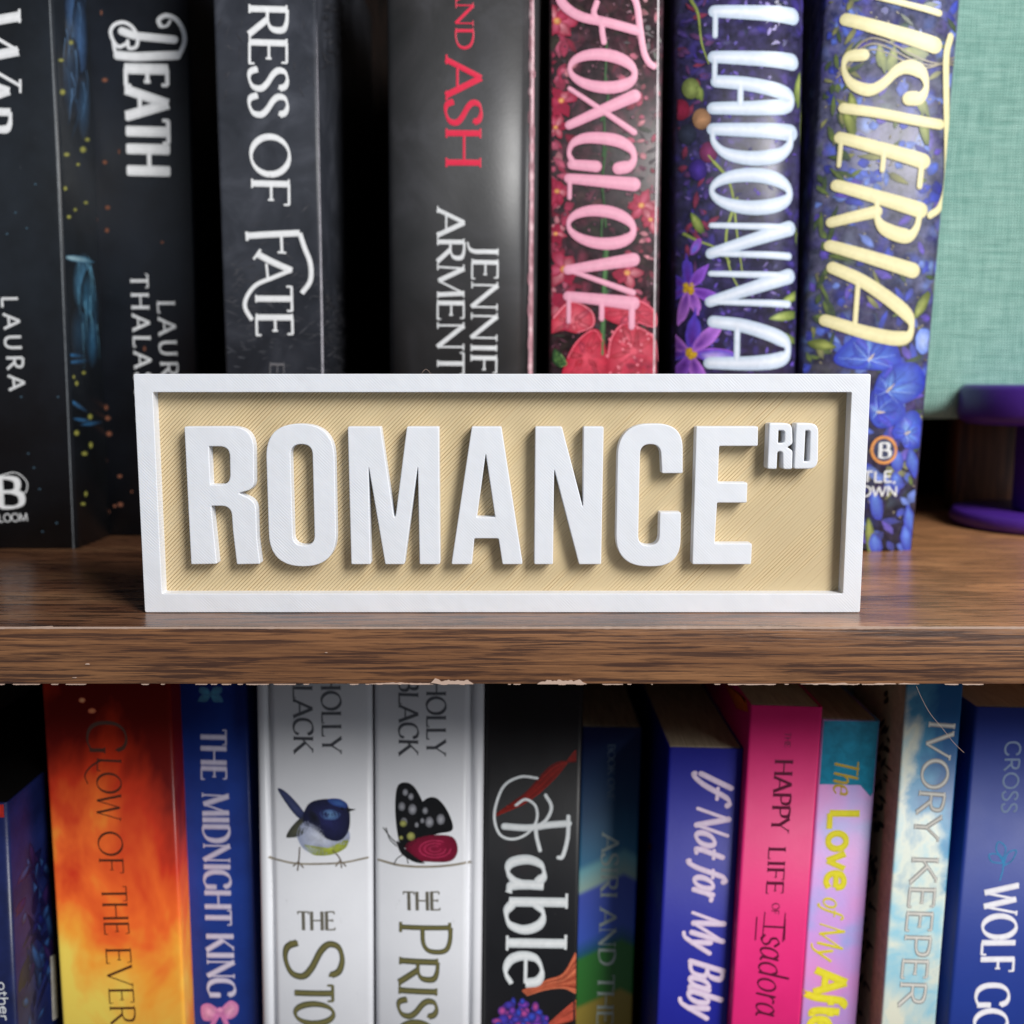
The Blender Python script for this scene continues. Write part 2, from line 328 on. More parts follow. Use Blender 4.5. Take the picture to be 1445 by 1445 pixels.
# ------------------------------------------------------------------ books
class Book:
    """local frame: origin at bottom centre of the spine, x across, y into the shelf, z up"""
    def __init__(s, name, label, Y, xc, zr, wd, lean, zbot, h, mat, depth=.145, r=.0012, bulge=0, hard=False,
                 groove=None, gin=.0045, gdep=.0012, cat='book', page=PAPER, group=None, side_mat=None, yaw=0):
        a = R(lean); s.w = wd; s.h = h; s.r = r; s.b = bulge; s.g = groove; s.gin = gin; s.gd = gdep; s.layer = 0
        xb = xc-(zr-zbot)*math.tan(a)
        s.e = empty(name, (xb, Y, zbot+abs(math.sin(a))*wd/2+.0001), label, cat, 'books on the upper shelf' if zbot > -.1 else 'books on the lower shelf', (0, a, R(yaw)))
        s.M = Matrix.Translation(s.e.location) @ s.e.rotation_euler.to_matrix().to_4x4(); s.Mi = s.M.inverted()
        th = .0026 if hard else .0005
        hw = wd/2; us = [-hw, -hw+r*.1, -hw+r*.3, -hw+r*.6, -hw+r]
        us += [-hw+r+(wd-2*r)*i/56 for i in range(1, 56)]; us += [hw-r, hw-r*.6, hw-r*.3, hw-r*.1, hw]
        outer = [(-hw, depth)]+[(u, s.y(u)) for u in us]+[(hw, depth)]
        inner = [(-hw+th, depth)]+[(max(-hw+th, min(hw-th, u)), s.y(u)+th) for u in us]+[(hw-th, depth)]
        vs, fs = [], []; n = len(outer)
        for z in (0, h):
            vs += [(x, y, z) for x, y in outer]; vs += [(x, y, z) for x, y in inner]
        for i in range(n-1):
            fs.append((i, i+1, 2*n+i+1, 2*n+i)); fs.append((n+i+1, n+i, 3*n+i, 3*n+i+1))
            fs.append((2*n+i, 2*n+i+1, 3*n+i+1, 3*n+i)); fs.append((i+1, i, n+i, n+i+1))
        fs += [(0, 2*n, 3*n, n), (n-1, 2*n-1, 4*n-1, 3*n-1)]
        s.cover = mesh('dust_jacket' if hard else 'cover', vs, fs, mat, s.e)
        for i, p in enumerate(s.cover.data.polygons):
            if i % 4 == 0: p.use_smooth = True
        ins = .003 if hard else .0003
        y0 = bulge+th+.0022+(gdep if groove else 0)
        bevel_box('page_block', (-hw+th+.0002, y0, ins), (hw-th-.0002, depth-ins, h-ins), page, s.e)
    def y(s, u):
        hw = s.w/2; a = abs(u); v = s.b*abs(2*u/s.w)**(3.6 if s.b > .003 else 2)
        if a > hw-s.r: v += s.r*(1-math.sqrt(max(0, 1-((a-(hw-s.r))/s.r)**2)))
        if s.g and (('L' in s.g and u < 0) or ('R' in s.g and u > 0)):
            v += s.gd*math.exp(-((a-(hw-s.gin))/.0009)**2)
        return v
    def uv(s, px, py, face='spine'):
        o = s.Mi @ CAM; d = s.Mi.to_3x3() @ ray(px, py)
        if face == 'spine':
            y = 0
            for _ in range(3):
                t = (y-o.y)/d.y; p = o+d*t; y = s.y(max(-s.w/2, min(s.w/2, p.x))) if abs(p.x) < s.w else 0
            return V2(p.x, p.z)
        sx = s.w/2*(1 if face == 'right' else -1)
        p = o+d*((sx-o.x)/d.x); return V2(p.y, p.z)
    def pos(s, q, off, face='spine', edge=.00005):
        if face == 'spine':
            u = max(-s.w/2+edge, min(s.w/2-edge, q.x)); return (u, s.y(u)-off, min(q.y, s.h-.0002))
        sx = s.w/2*(1 if face == 'right' else -1)
        return (sx+off*(1 if sx > 0 else -1), max(q.x, s.r), min(q.y, s.h-.0002))
    def start(s): s.vs, s.fs, s.cs = [], [], []
    def finish(s, name, mat=None, smooth=True):
        me = bpy.data.meshes.new(name); me.from_pydata(s.vs, [], s.fs); me.update()
        ca = me.color_attributes.new('Col', 'FLOAT_COLOR', 'POINT')
        for i, c in enumerate(s.cs): ca.data[i].color = (*c, 1)
        o = link(name, me, mat or PRINT, s.e, smooth)
        if name in ('cover_art', 'blurb_text'): o['kind'] = 'stuff'
        return o
    def lay(s):
        s.layer += 1; return .00003+s.layer*.00000035
    def ribbon(s, pts, ws, c, off, dome=.00003, cap=True, face='spine', c2=None):
        if s.b > .003:
            np_, nw = [pts[0]], [ws[0]]
            for i in range(1, len(pts)):
                k = max(1, math.ceil((pts[i]-pts[i-1]).length/.0007))
                for j in range(1, k+1):
                    np_.append(pts[i-1].lerp(pts[i], j/k)); nw.append(ws[i-1]+(ws[i]-ws[i-1])*j/k)
            pts, ws = np_, nw
        n = len(pts); b = len(s.vs); m = []
        for i in range(n):
            d = (pts[min(i+1, n-1)]-pts[max(i-1, 0)])
            if d.length < 1e-9: d = V2(1, 0)
            d.normalize(); nn = V2(-d.y, d.x)*ws[i]/2
            for k, q in enumerate((pts[i]-nn, pts[i], pts[i]+nn)):
                s.vs.append(s.pos(q, off+(dome if k == 1 else 0), face)); s.cs.append(c if k != 1 or not c2 else c2)
            if i:
                j = b+3*i; s.fs += [(j-3, j, j+1, j-2), (j-2, j+1, j+2, j-1)]
        if cap:
            for i, sg in ((0, -1), (n-1, 1)):
                d = (pts[1]-pts[0]) if i == 0 else (pts[-1]-pts[-2])
                if d.length < 1e-9: continue
                a0 = math.atan2(d.y, d.x)*1.0; r = ws[i]/2; k0 = len(s.vs)
                s.vs.append(s.pos(pts[i], off+dome, face)); s.cs.append(c2 or c)
                for k in range(9):
                    a = a0+R(-90+180*k/8)+(math.pi if sg < 0 else 0)
                    s.vs.append(s.pos(pts[i]+V2(math.cos(a), math.sin(a))*r, off, face)); s.cs.append(c)
                s.fs += [(k0, k0+k, k0+k+1) for k in range(1, 9)]
    def text(s, txt, a, b, cap, color, st, upto=None, name='title', dome=.00008, face='spine', c2=None, shear=0, space=0, mat=None, bob=None):
        """a,b: baseline start and end; cap: cap height; all measured in photo pixels and carried onto this face"""
        A, B = s.uv(*a, face), s.uv(*b, face)
        mid = ((a[0]+b[0])/2, (a[1]+b[1])/2); dd = Vector((b[0]-a[0], b[1]-a[1])).normalized()
        # glyph 'up' in the picture: left-hand side of the reading direction
        up = (dd.y*cap, -dd.x*cap); Hh = (s.uv(mid[0]+up[0], mid[1]+up[1], face)-s.uv(*mid, face)).length
        gl = [glyph(ch, st) for ch in txt]; nfit = upto or len(txt)
        tot = sum(g[0]+space for g in gl[:nfit])-space; D = B-A; sx = D.length/tot; d = D.normalized(); u = V2(-d.y, d.x)
        s.start(); x = 0; base = s.lay()
        for gi, (adv, strokes) in enumerate(gl):
            by = (bob[gi % len(bob)] if bob else 0)
            for si, stv in enumerate(strokes):
                p, ws = stv[0], stv[1]
                q = [A+d*((x+v.x+shear*v.y)*sx)+u*((v.y+by)*Hh) for v in p]
                off = base+.000004+.0000012*((gi % 2)*6+si)
                k = Hh*st.get('k', 1)
                s.ribbon(q, [wv*k for wv in ws], color, off, dome, st.get('round', False), face, c2)
            x += adv+space
        s.layer += 40
        return s.finish(name, mat or FOIL)
    # free art, in photo pixels
    def blob(s, pts, c_in, c_out, face='spine', center=None, smooth=True):
        if smooth:
            P_ = [V2(*p) for p in pts]; q = []
            n = len(P_)
            for i in range(n):
                a, b_, c, d = P_[i-1], P_[i], P_[(i+1) % n], P_[(i+2) % n]
                for k in range(5):
                    t = k/5; q.append(.5*((2*b_)+(c-a)*t+(2*a-5*b_+4*c-d)*t*t+(3*b_-a-3*c+d)*t**3))
        else: q = [V2(*p) for p in pts]
        cx = V2(*center) if center else sum(q, V2(0, 0))/len(q)
        off = s.lay(); b = len(s.vs); hw = s.w/2
        s.vs.append(s.pos(s.uv(cx.x, cx.y, face), off, face)); s.cs.append(c_in)
        rad = max((cx-p).length for p in q); nr = max(2, math.ceil(rad/5)) if s.b > .001 and face == 'spine' else 2
        if rad < 12: q = q[::2] if len(q) > 20 else q
        for f in [(i+1)/nr for i in range(nr)]:
            for p in q:
                pp = cx.lerp(p, f); s.vs.append(s.pos(s.uv(pp.x, pp.y, face), off, face, s.r*.75))
                s.cs.append(tuple(c_in[i]*(1-f)+c_out[i]*f for i in range(3)))
        n = len(q)
        for i in range(n):
            j = (i+1) % n; s.fs.append((b, b+1+i, b+1+j))
            for k in range(nr-1): s.fs.append((b+1+k*n+i, b+1+(k+1)*n+i, b+1+(k+1)*n+j, b+1+k*n+j))
    def petal(s, cx, cy, ln, wd, ang, c_in, c_out, face='spine'):
        a = R(ang); ca, sa = math.cos(a), math.sin(a); pts = []
        for t, h in ((0, 0), (.2, .32), (.45, .5), (.75, .42), (.94, .16), (1.02, 0), (.94, -.16), (.75, -.42), (.45, -.5), (.2, -.32)):
            j = random.uniform(.9, 1.1); x, y = t*ln*j, h*wd*j
            pts.append((cx+x*ca-y*sa, cy+x*sa+y*ca))
        s.blob(pts, c_in, c_out, face, (cx+.25*ln*ca, cy+.25*ln*sa))
    def disc(s, cx, cy, rx, ry, c1, c2=None, face='spine'):
        s.blob([(cx+rx*math.cos(R(a)), cy+ry*math.sin(R(a))) for a in range(0, 360, 45)], c1, c2 or c1, face)
    def line(s, pts, wpx, c, face='spine', cap=True, taper=0, dome=.00001, c2=None):
        P_ = catmull([V2(*p) for p in pts], 8) if len(pts) > 2 else [V2(*p) for p in pts]
        q = [s.uv(p.x, p.y, face) for p in P_]
        k = (s.uv(P_[0].x+1, P_[0].y, face)-s.uv(P_[0].x, P_[0].y, face)).length if face == 'spine' else (s.uv(P_[0].x, P_[0].y+1, face)-s.uv(P_[0].x, P_[0].y, face)).length
        m = max(1, len(q)-1)
        s.ribbon(q, [wpx*k*(1-taper*(i/m)) for i in range(len(q))], c, s.lay(), dome, cap, face, c2)

SERIF = dict(T=.17, t=.07, phi=.3, serif=.09)
THINSERIF = dict(T=.1, t=.035, phi=.3, serif=.08)
SANS = dict(T=.15, t=.14, phi=0)
HAND = dict(T=.17, t=.12, phi=.2, round=True)
SCRIPT = dict(T=.13, t=.07, phi=.5, round=True)
BLK = dict(T=.2, t=.07, phi=.35, serif=.1)
UP, LO = 0, -.26

# ---- upper row
m_dark = cover_mat('charcoal_blue_cover', [(.35, lin(22, 26, 31)), (.7, lin(34, 40, 48))], 35, .42)
WT, WT2 = lin(222, 224, 226), lin(245, 246, 248)

b = Book('paperback', 'leftmost upper paperback, black, with gold flecks and blue smoke on its side', .382, -.186, .10, .0455, .7, UP, .236, m_dark, r=.0016, groove=None, bulge=.0005)
b.start()
BL, BL2, BLK_ = lin(86, 130, 168), lin(40, 70, 100), lin(30, 34, 40)
BK_ = lin(26, 30, 36)
for x, y, rx, ry, c in ((106, 10, 16, 60, lin(86, 120, 170)), (112, 60, 12, 70, lin(70, 104, 150)), (100, 110, 14, 60, lin(40, 60, 84)), (118, 150, 10, 50, lin(50, 80, 110)), (118, 400, 16, 44, lin(84, 140, 176)), (124, 440, 12, 60, lin(60, 110, 140)), (112, 470, 14, 40, lin(36, 62, 84)), (130, 480, 8, 40, lin(50, 96, 130))):
    b.disc(x, y, rx, ry, c, BK_, 'right')
for i in range(26):
    y = random.uniform(-20, 150); x = 96+random.uniform(-8, 22)+y*.04
    b.line([(x, y), (x+random.uniform(-3, 5), y+22), (x+random.uniform(-6, 6), y+random.uniform(40, 70))], random.uniform(1.5, 4), random.choice([lin(96, 134, 176), lin(52, 84, 116), lin(44, 60, 84)]), 'right', taper=.9)
for i in range(26):
    y = random.uniform(362, 460); x = 114+random.uniform(-8, 16)+(y-362)*.08
    b.line([(x, y), (x+random.uniform(0, 6), y+24), (x+random.uniform(2, 10), y+random.uniform(40, 70))], random.uniform(1.5, 4), random.choice([lin(110, 170, 200), lin(60, 112, 146), lin(44, 76, 100)]), 'right', taper=.9)
b.petal(86, 362, 46, 9, 8, lin(180, 215, 225), lin(60, 110, 140), 'right')
for x, y, a_ in ((88, 500, 5), (92, 512, -6), (95, 562, 35), (100, 590, 10), (112, 600, -8)):
    b.petal(x, y, 34, 7, a_, lin(50, 110, 160), BLK_, 'right')
YL = lin(190, 185, 90)
for x, y in ((117, 211), (123, 197), (94, 218), (110, 232), (92, 266), (97, 306), (121, 286), (106, 296), (118, 526), (104, 532), (108, 541), (127, 588), (108, 611), (119, 640), (128, 628), (121, 697), (117, 711), (88, 130), (80, 150), (86, 85), (100, 60)):
    b.disc(x, y, random.uniform(2, 5), random.uniform(2.5, 5), YL, lin(90, 95, 50), 'right')
for x, y in ((10, 330), (38, 322), (50, 260), (40, 640), (22, 300), (56, 690), (60, 750), (48, 660), (80, 738), (82, 560), (30, 560)):
    b.disc(x, y, 2, 1.6, lin(80, 110, 130), lin(40, 55, 66))
b.line([(70, -20), (70, 0), (84, 300), (104, 774)], 1.6, lin(120, 125, 130), cap=False)
b.finish('cover_art')
b.text('W', (-38, 4), (-36, 112), 66, WT, dict(SERIF, T=.2), name='title', shear=.1, c2=WT2)
b.text('AR', (-44, 104), (-40, 190), 56, WT, dict(SERIF, T=.2), name='title', c2=WT2)
b.text('LAURA', (2, 418), (13, 552), 23, WT, dict(SANS, T=.17, t=.15), name='author_name', space=.22)
b.text('BLOOM', (-10, 737), (40, 735), 11, WT, SANS, name='publisher_name')
b.text('B', (-6, 716), (36, 716), 42, WT, dict(SERIF, T=.24, t=.1), name='publisher_logo', c2=WT2)
b.start(); b.line([(-2, 672), (22, 667), (38, 680), (36, 695), (26, 692)], 1.6, WT); b.finish('logo_ring')

m_death = cover_mat('ink_blue_cover', [(.35, lin(17, 20, 26)), (.7, lin(28, 33, 42))], 30, .42)
b = Book('paperback', 'black paperback titled DEATH in ornate white letters, second from the left above', .414, -.1438, .20, .0398, .75, UP, .236, m_death, r=.0016)
b.start()
OR = lin(150, 92, 66)
for x, y in ((149, 575), (152, 590), (154, 612), (169, 672), (186, 694), (162, 714), (170, 712), (152, 722), (148, 229), (168, 214), (152, 293), (151, 325), (143, 18), (229, 342), (204, 492), (136, 310), (148, 113), (149, 650)):
    b.disc(x, y, random.uniform(1.5, 5), random.uniform(2, 5), OR, lin(60, 42, 38))
b.finish('cover_art')
b.start()
for pts, w_ in (([(178, 62), (168, 66), (160, 58), (156, 44), (163, 34), (176, 32), (188, 40), (194, 54), (192, 66), (182, 68), (180, 58)], 5),
                ([(172, 44), (190, 50), (215, 53), (246, 56)], 11), ([(166, 78), (190, 80), (220, 79), (250, 78)], 12),
                ([(160, 60), (164, 76), (176, 82)], 5),
                ([(226, 36), (224, 28), (234, 22), (248, 27), (258, 42), (260, 60), (252, 78), (244, 80)], 6.5), ([(228, 38), (236, 36), (240, 30)], 4)):
    b.line(pts, w_, WT, c2=WT2, dome=.0001)
b.finish('initial_letter', FOIL)
b.text('EATH', (176, 90), (180, 247), 60, WT, dict(T=.24, t=.1, phi=.1, serif=.1), c2=WT2)
b.text('THALASSA', (184, 386), (190, 520), 24, WT, dict(SERIF, T=.17, t=.09), upto=5, name='author_name', space=.18)
b.text('LAURA', (222, 424), (229, 562), 24, WT, dict(SERIF, T=.17, t=.09), name='author_name', space=.18)

m_fate = cover_mat('slate_cover', [(.3, lin(38, 41, 48)), (.5, lin(50, 53, 61)), (.72, lin(72, 75, 84))], 55, .4, detail=9, dist=.8)
b = Book('paperback', 'slate grey book whose spine ends OF FATE in tall white serif letters', .375, -.0860, .13, .0358, .2, UP, .236, m_fate, r=.0012)
b.start()
for i in range(170):
    y = random.gauss(430, 50) if random.random() < .75 else random.uniform(-20, 140)
    x = random.uniform(312, 452)
    if y > 524 or (y < 200 and 345 < x < 415): continue
    g = random.uniform(58, 84); b.petal(x, y, random.uniform(5, 26), random.uniform(1, 3.5), random.uniform(-50, 40)+(90 if y < 200 else 0), lin(g, g, g+5), lin(52, 54, 61))
b.line([(448, -20), (449, 100), (452, 300), (457, 640)], 2.2, lin(170, 168, 176), cap=False)
b.finish('cover_art')
b.start()
for i in range(200):
    y = random.gauss(480, 40) if random.random() < .7 else random.uniform(-10, 100)
    x = random.uniform(452, 486); g = random.uniform(60, 110)
    b.petal(x, y, random.uniform(4, 16), random.uniform(1, 3), random.uniform(-60, 60), lin(g, g, g+6), lin(48, 50, 56), 'right')
b.finish('cover_art')
b.text('RESS', (351, 4), (352, 167), 54, WT, SERIF, c2=WT2)
b.text('OF', (354, 188), (355, 291), 54, WT, SERIF, c2=WT2)
b.text('TE', (360, 402), (362, 476), 52, WT, SERIF, c2=WT2)
b.start()
for pts, w_ in (([(348, 333), (380, 331), (423, 329)], 9), ([(348, 327), (349, 340)], 4), ([(397, 332), (398, 356)], 4), ([(392, 356), (404, 357)], 3),
                ([(423, 329), (430, 350), (438, 372), (438, 396), (426, 414)], 7), ([(412, 381), (385, 392), (362, 402), (349, 418), (346, 434), (356, 452)], 6),
                ([(362, 358), (385, 370), (412, 382)], 9), ([(378, 392), (376, 372)], 3.5), ([(358, 366), (368, 352)], 3.5)):
    b.line(pts, w_, WT, c2=WT2, dome=.0001, cap=False)
b.finish('swash_letters', FOIL)
b.text('E', (381, 510), (381, 530), 20, lin(110, 108, 112), SERIF, name='author_name')

m_ash = cover_mat('smoke_grey_dust_jacket', [(.25, lin(38, 39, 40)), (.5, lin(50, 50, 52)), (.75, lin(68, 68, 72))], 22, .44, dist=1.5, detail=7, spec=.8)
b = Book('hardcover_book', 'thick grey hardcover with AND ASH in red and JENNIFER ARMENTROUT in white', .378, -.0178, .13, .0545, .5, UP, .238, m_ash, r=.002, bulge=.0068, hard=True, groove='R', gin=.0042, gdep=.0016)
b.start()
for i in range(0):
    x, y = random.uniform(556, 742), random.uniform(0, 520)
    if 610 < x < 712: continue
    g = random.uniform(56, 84); b.petal(x, y, random.uniform(10, 60), random.uniform(2, 8), random.uniform(-90, 90), lin(g, g, g+3), lin(53, 53, 56))
b.line([(750, -20), (751, 60), (750, 300), (748, 640)], 6, lin(190, 140, 150), cap=False, c2=lin(215, 170, 180))
for y in range(-10, 520, 24): b.disc(750+random.uniform(-2, 2), y+random.uniform(-9, 9), 4, random.uniform(6, 14), random.choice([lin(235, 205, 210), lin(120, 70, 80), lin(170, 120, 130)]), lin(190, 140, 150))
b.finish('cover_art')
RD = lin(222, 40, 74)
b.text('AND', (643, -32), (643, 71), 25, RD, SERIF, name='title')
b.text('ASH', (629, 80), (629, 238), 50, RD, SERIF, name='title')
b.text('JENNIFER', (666, 344), (664, 528), 37, WT, SERIF, upto=6, name='author_name')
b.text('ARMENTROUT', (617, 293), (617, 530), 38, WT, SERIF, upto=6, name='author_name')

def scatter(b, n, xr, yr, cols, ln, wd, base, avoid=None, ang=(0, 360)):
    for i in range(n):
        y = random.uniform(*yr); t = (y-yr[0])/(yr[1]-yr[0]); x = random.uniform(xr[0][0]+(xr[1][0]-xr[0][0])*t, xr[0][1]+(xr[1][1]-xr[0][1])*t)
        c = random.choice(cols); b.petal(x, y, random.uniform(*ln), random.uniform(*wd), random.uniform(*ang), c, tuple(ci*.45+bi*.55 for ci, bi in zip(c, base)))

def floral_mat(name, darkc, midc, hues, scale=150, rough=.36, amt=.9):
    m, N, L, b = newmat(name, rough)
    v = coords(N, L); vo = N.new('ShaderNodeTexVoronoi'); vo.feature = 'SMOOTH_F1'; vo.inputs['Scale'].default_value = scale
    vo.inputs['Smoothness'].default_value = .35; vo.inputs['Randomness'].default_value = 1
    wn = N.new('ShaderNodeTexNoise'); wn.inputs['Scale'].default_value = 90; wn.inputs['Detail'].default_value = 3; L.new(v, wn.inputs['Vector'])
    va = N.new('ShaderNodeVectorMath'); va.operation = 'MULTIPLY_ADD'; L.new(wn.outputs['Color'], va.inputs[0]); va.inputs[1].default_value = (.012, .012, .012); L.new(v, va.inputs[2])
    L.new(va.outputs[0], vo.inputs['Vector'])
    sp = N.new('ShaderNodeSeparateColor'); L.new(vo.outputs['Color'], sp.inputs[0])
    n = len(hues); hue = ramp(N, L, sp.outputs[0], [((i+.5)/n, h) for i, h in enumerate(hues)])
    lum = ramp(N, L, vo.outputs['Distance'], [(.05, (1, 1, 1)), (.55, (.12, .12, .12))])
    fine = nz(N, L, coords(N, L), 260, 6, .7)
    bg = ramp(N, L, fine, [(.35, darkc), (.68, midc)])
    mask = mth(N, L, 'MULTIPLY', ramp(N, L, nz(N, L, v, 55, 4), [(.36, (0, 0, 0)), (.56, (1, 1, 1))]), amt)
    c = mixc(N, L, mth(N, L, 'MULTIPLY', mask, lum), bg, hue)
    c = mixc(N, L, .55, c, ramp(N, L, nz(N, L, v, 420, 4, .7), [(.3, (.35, .35, .35)), (.7, (1, 1, 1))]), 'MULTIPLY')
    L.new(c, b.inputs['Base Color']); bump(N, L, b, fine, .00002); return m

# foxglove
base = lin(38, 32, 36)
m_fox = floral_mat('black_rose_cover', lin(26, 24, 27), lin(66, 52, 58), [lin(150, 70, 96), lin(74, 84, 60), lin(190, 84, 112), lin(96, 70, 84)], 190, .36, .55)
b = Book('hardcover_book', 'hardcover with pink brush lettering FOXGLOVE over red flowers on black', .38, .0336, .13, .0403, -.2, UP, .238, m_fox, r=.0012, bulge=.0012, hard=True)
b.start()
PK = [lin(178, 62, 92), lin(206, 98, 126), lin(138, 38, 62), lin(216, 138, 150)]
DK = [lin(90, 45, 60), lin(60, 66, 54), lin(110, 60, 80), lin(70, 60, 66)]
scatter(b, 160, ((779, 934), (779, 926)), (-10, 520), DK, (6, 22), (2, 8), base)
scatter(b, 90, ((777, 800), (777, 800)), (-10, 440), PK, (8, 26), (5, 14), base)
scatter(b, 60, ((885, 930), (885, 924)), (-10, 440), PK, (6, 18), (4, 10), base)
for i in range(200):
    x, y = random.uniform(780, 928), random.uniform(0, 500); b.disc(x, y, random.uniform(1, 3), random.uniform(1, 3), random.choice([lin(170, 110, 130), lin(120, 70, 90)]), base)
for fx, fy, sz in ((786, 30, 34), (792, 142, 26), (784, 180, 20), (905, 290, 28), (918, 310, 22), (786, 270, 24), (796, 380, 34), (885, 385, 28), (905, 440, 34), (800, 436, 40), (784, 330, 20)):
    for k in range(6): b.petal(fx, fy, sz*random.uniform(.6, 1), sz*.5, k*60+random.uniform(-15, 15), random.choice(PK), lin(150, 30, 60))
    b.disc(fx, fy, sz*.18, sz*.16, lin(230, 190, 110), lin(200, 90, 70))
for i in range(8): b.line([(853+random.uniform(-6, 8), 60+i*50), (856+random.uniform(-8, 8), 90+i*50), (852+random.uniform(-6, 6), 120+i*50)], 3, lin(60, 92, 58))
b.line([(856, 350), (852, 420), (850, 500)], 7, lin(50, 84, 50), c2=lin(90, 130, 80))
def bell(pts, c1, c2, ctr=None):
    b.blob(pts, c1, c2, center=ctr)
    cx_ = sum(p[0] for p in pts)/len(pts); cy_ = sum(p[1] for p in pts)/len(pts)
    for p in pts:
        for f_ in (.45, .85):
            ex, ey = cx_+(p[0]-cx_)*f_, cy_+(p[1]-cy_)*f_; an = math.degrees(math.atan2(ey-cy_, ex-cx_))+random.uniform(-12, 12)
            k_ = random.uniform(.6, 1.15); b.petal(cx_+(ex-cx_)*.3, cy_+(ey-cy_)*.3, math.hypot(ex-cx_, ey-cy_)*.75, random.uniform(5, 10), an, tuple(min(1, v*k_) for v in c1), tuple(v*random.uniform(.5, 1) for v in c2))
    q_ = [(cx_+(p[0]-cx_)*.95, cy_+(p[1]-cy_)*.95) for p in pts]; b.line(q_[1:-1] if len(q_) > 4 else q_, 1.6, tuple(min(1, v*1.5+.05) for v in c1), taper=.5)
bell([(776, 470), (780, 448), (805, 425), (835, 438), (838, 460), (815, 470), (795, 466)], lin(236, 120, 135), lin(190, 40, 66))
bell([(796, 540), (800, 505), (815, 480), (838, 464), (852, 480), (856, 540)], lin(225, 84, 104), lin(184, 30, 58))
bell([(866, 540), (856, 505), (862, 475), (880, 455), (905, 462), (925, 478), (930, 510), (928, 540)], lin(232, 96, 116), lin(170, 28, 54))
bell([(878, 540), (880, 515), (895, 500), (915, 500), (926, 515), (926, 540)], lin(150, 24, 50), lin(205, 60, 85))
bell([(845, 440), (870, 418), (905, 425), (925, 440), (926, 462), (900, 455), (872, 458)], lin(228, 88, 110), lin(180, 34, 62))
for i in range(26): b.disc(random.uniform(855, 925), random.uniform(460, 530), 2, 2, lin(245, 170, 180), lin(220, 80, 105))
bell([(782, 492), (792, 500), (800, 514), (790, 518), (780, 510)], lin(90, 130, 66), lin(30, 60, 36))
b.line([(929, -20), (927, 200), (924, 400), (922, 640)], 2, lin(225, 215, 220), cap=False)
b.finish('cover_art')
PKT, PKT2 = lin(226, 152, 178), lin(240, 176, 198)
FX = dict(T=.175, t=.08, phi=.05, round=True, grow=.35)
for ch, y0, y1 in (('O', 66, 128), ('X', 116, 186), ('G', 184, 244), ('L', 240, 286), ('O', 286, 348), ('V', 350, 412), ('E', 404, 462)):
    b.text(ch, (804-(y0-66)*.008, y0+4), (804-(y1-66)*.008, y1-4), 92, PKT, FX, c2=PKT2, dome=.00012, shear=.12, name='title_letter')
b.start()
for pts, w_ in (([(786, -14), (796, 8), (820, 24), (856, 32), (900, 44)], 13), ([(888, -12), (898, 6), (903, 40), (908, 72), (915, 88), (922, 94)], 9), ([(842, 4), (838, 20), (848, 34), (850, 48), (852, 60)], 8)):
    b.line(pts, w_, PKT, c2=PKT2, dome=.00012)
b.finish('initial_letter', FOIL)

# belladonna
base = lin(30, 30, 46)
m_bel = floral_mat('midnight_violet_cover', lin(24, 24, 34), lin(62, 58, 98), [lin(92, 76, 190), lin(70, 66, 130), lin(120, 96, 200), lin(60, 70, 90)], 260, .36, .7)
b = Book('hardcover_book', 'dark hardcover with white brush lettering ending LLADONNA over violet flowers', .376, .0812, .13, .0460, -.8, UP, .238, m_bel, r=.0016, bulge=.0066, hard=True)
b.start()
VI = [lin(80, 62, 170), lin(110, 84, 200), lin(60, 56, 120), lin(130, 110, 190)]
scatter(b, 260, ((975, 1120), (968, 1118)), (-10, 520), VI, (4, 12), (2, 6), base)
scatter(b, 60, ((962, 1000), (958, 1000)), (-10, 400), [lin(110, 66, 120), lin(150, 60, 90), lin(90, 70, 150)], (8, 24), (4, 10), base)
GR = lin(112, 128, 62)
for pts in (([(975, 0), (985, 20), (990, 60), (1000, 90)]), ([(1138, 60), (1134, 120), (1130, 180), (1132, 230)]), ([(965, 330), (985, 340), (1010, 350), (1030, 370)]), ([(1040, 280), (1025, 330), (1030, 380), (1050, 420)]), ([(1000, 220), (1030, 260), (1040, 330), (1048, 390)])):
    b.line(pts, 5, GR, taper=.6, c2=lin(160, 172, 92))
for x, y, l, a_ in ((975, 300, 34, 60), (1100, 430, 40, -30), (1085, 450, 44, -10), (1130, 100, 50, 95), (985, 120, 24, 80), (1090, 470, 40, 20), (1125, 320, 40, 80)):
    b.petal(x, y, l, 13, a_, lin(176, 190, 104), lin(84, 104, 50))
for x, y, c in ((960, 155, lin(190, 50, 90)), (990, 168, lin(200, 150, 110)), (970, 190, lin(60, 66, 90)), (1000, 215, lin(140, 60, 110)), (985, 240, lin(80, 56, 160)), (975, 125, lin(160, 176, 100))):
    b.disc(x, y, 13, 15, c, tuple(v*.4 for v in c))
PU = [lin(120, 44, 160), lin(96, 60, 190), lin(150, 70, 190)]
for fx, fy, sz in ((972, 407, 46), (974, 498, 62)):
    for k in range(7): b.petal(fx, fy, sz*random.uniform(.85, 1.2), sz*.34, k*51+12+random.uniform(-10, 10), lin(96, 40, 150), random.choice([lin(190, 120, 225), lin(150, 90, 215), lin(90, 70, 200)]))
    for k in range(9): b.disc(fx+random.uniform(-6, 8), fy+random.uniform(-6, 6), 4, 4, lin(236, 200, 60), lin(180, 130, 30))
b.petal(985, 500, 70, 26, 12, lin(200, 180, 235), lin(90, 60, 200)); b.petal(975, 360, 26, 12, -60, lin(90, 110, 210), lin(150, 80, 190))
b.finish('cover_art')
BW, BW2 = lin(176, 194, 216), lin(226, 232, 244)
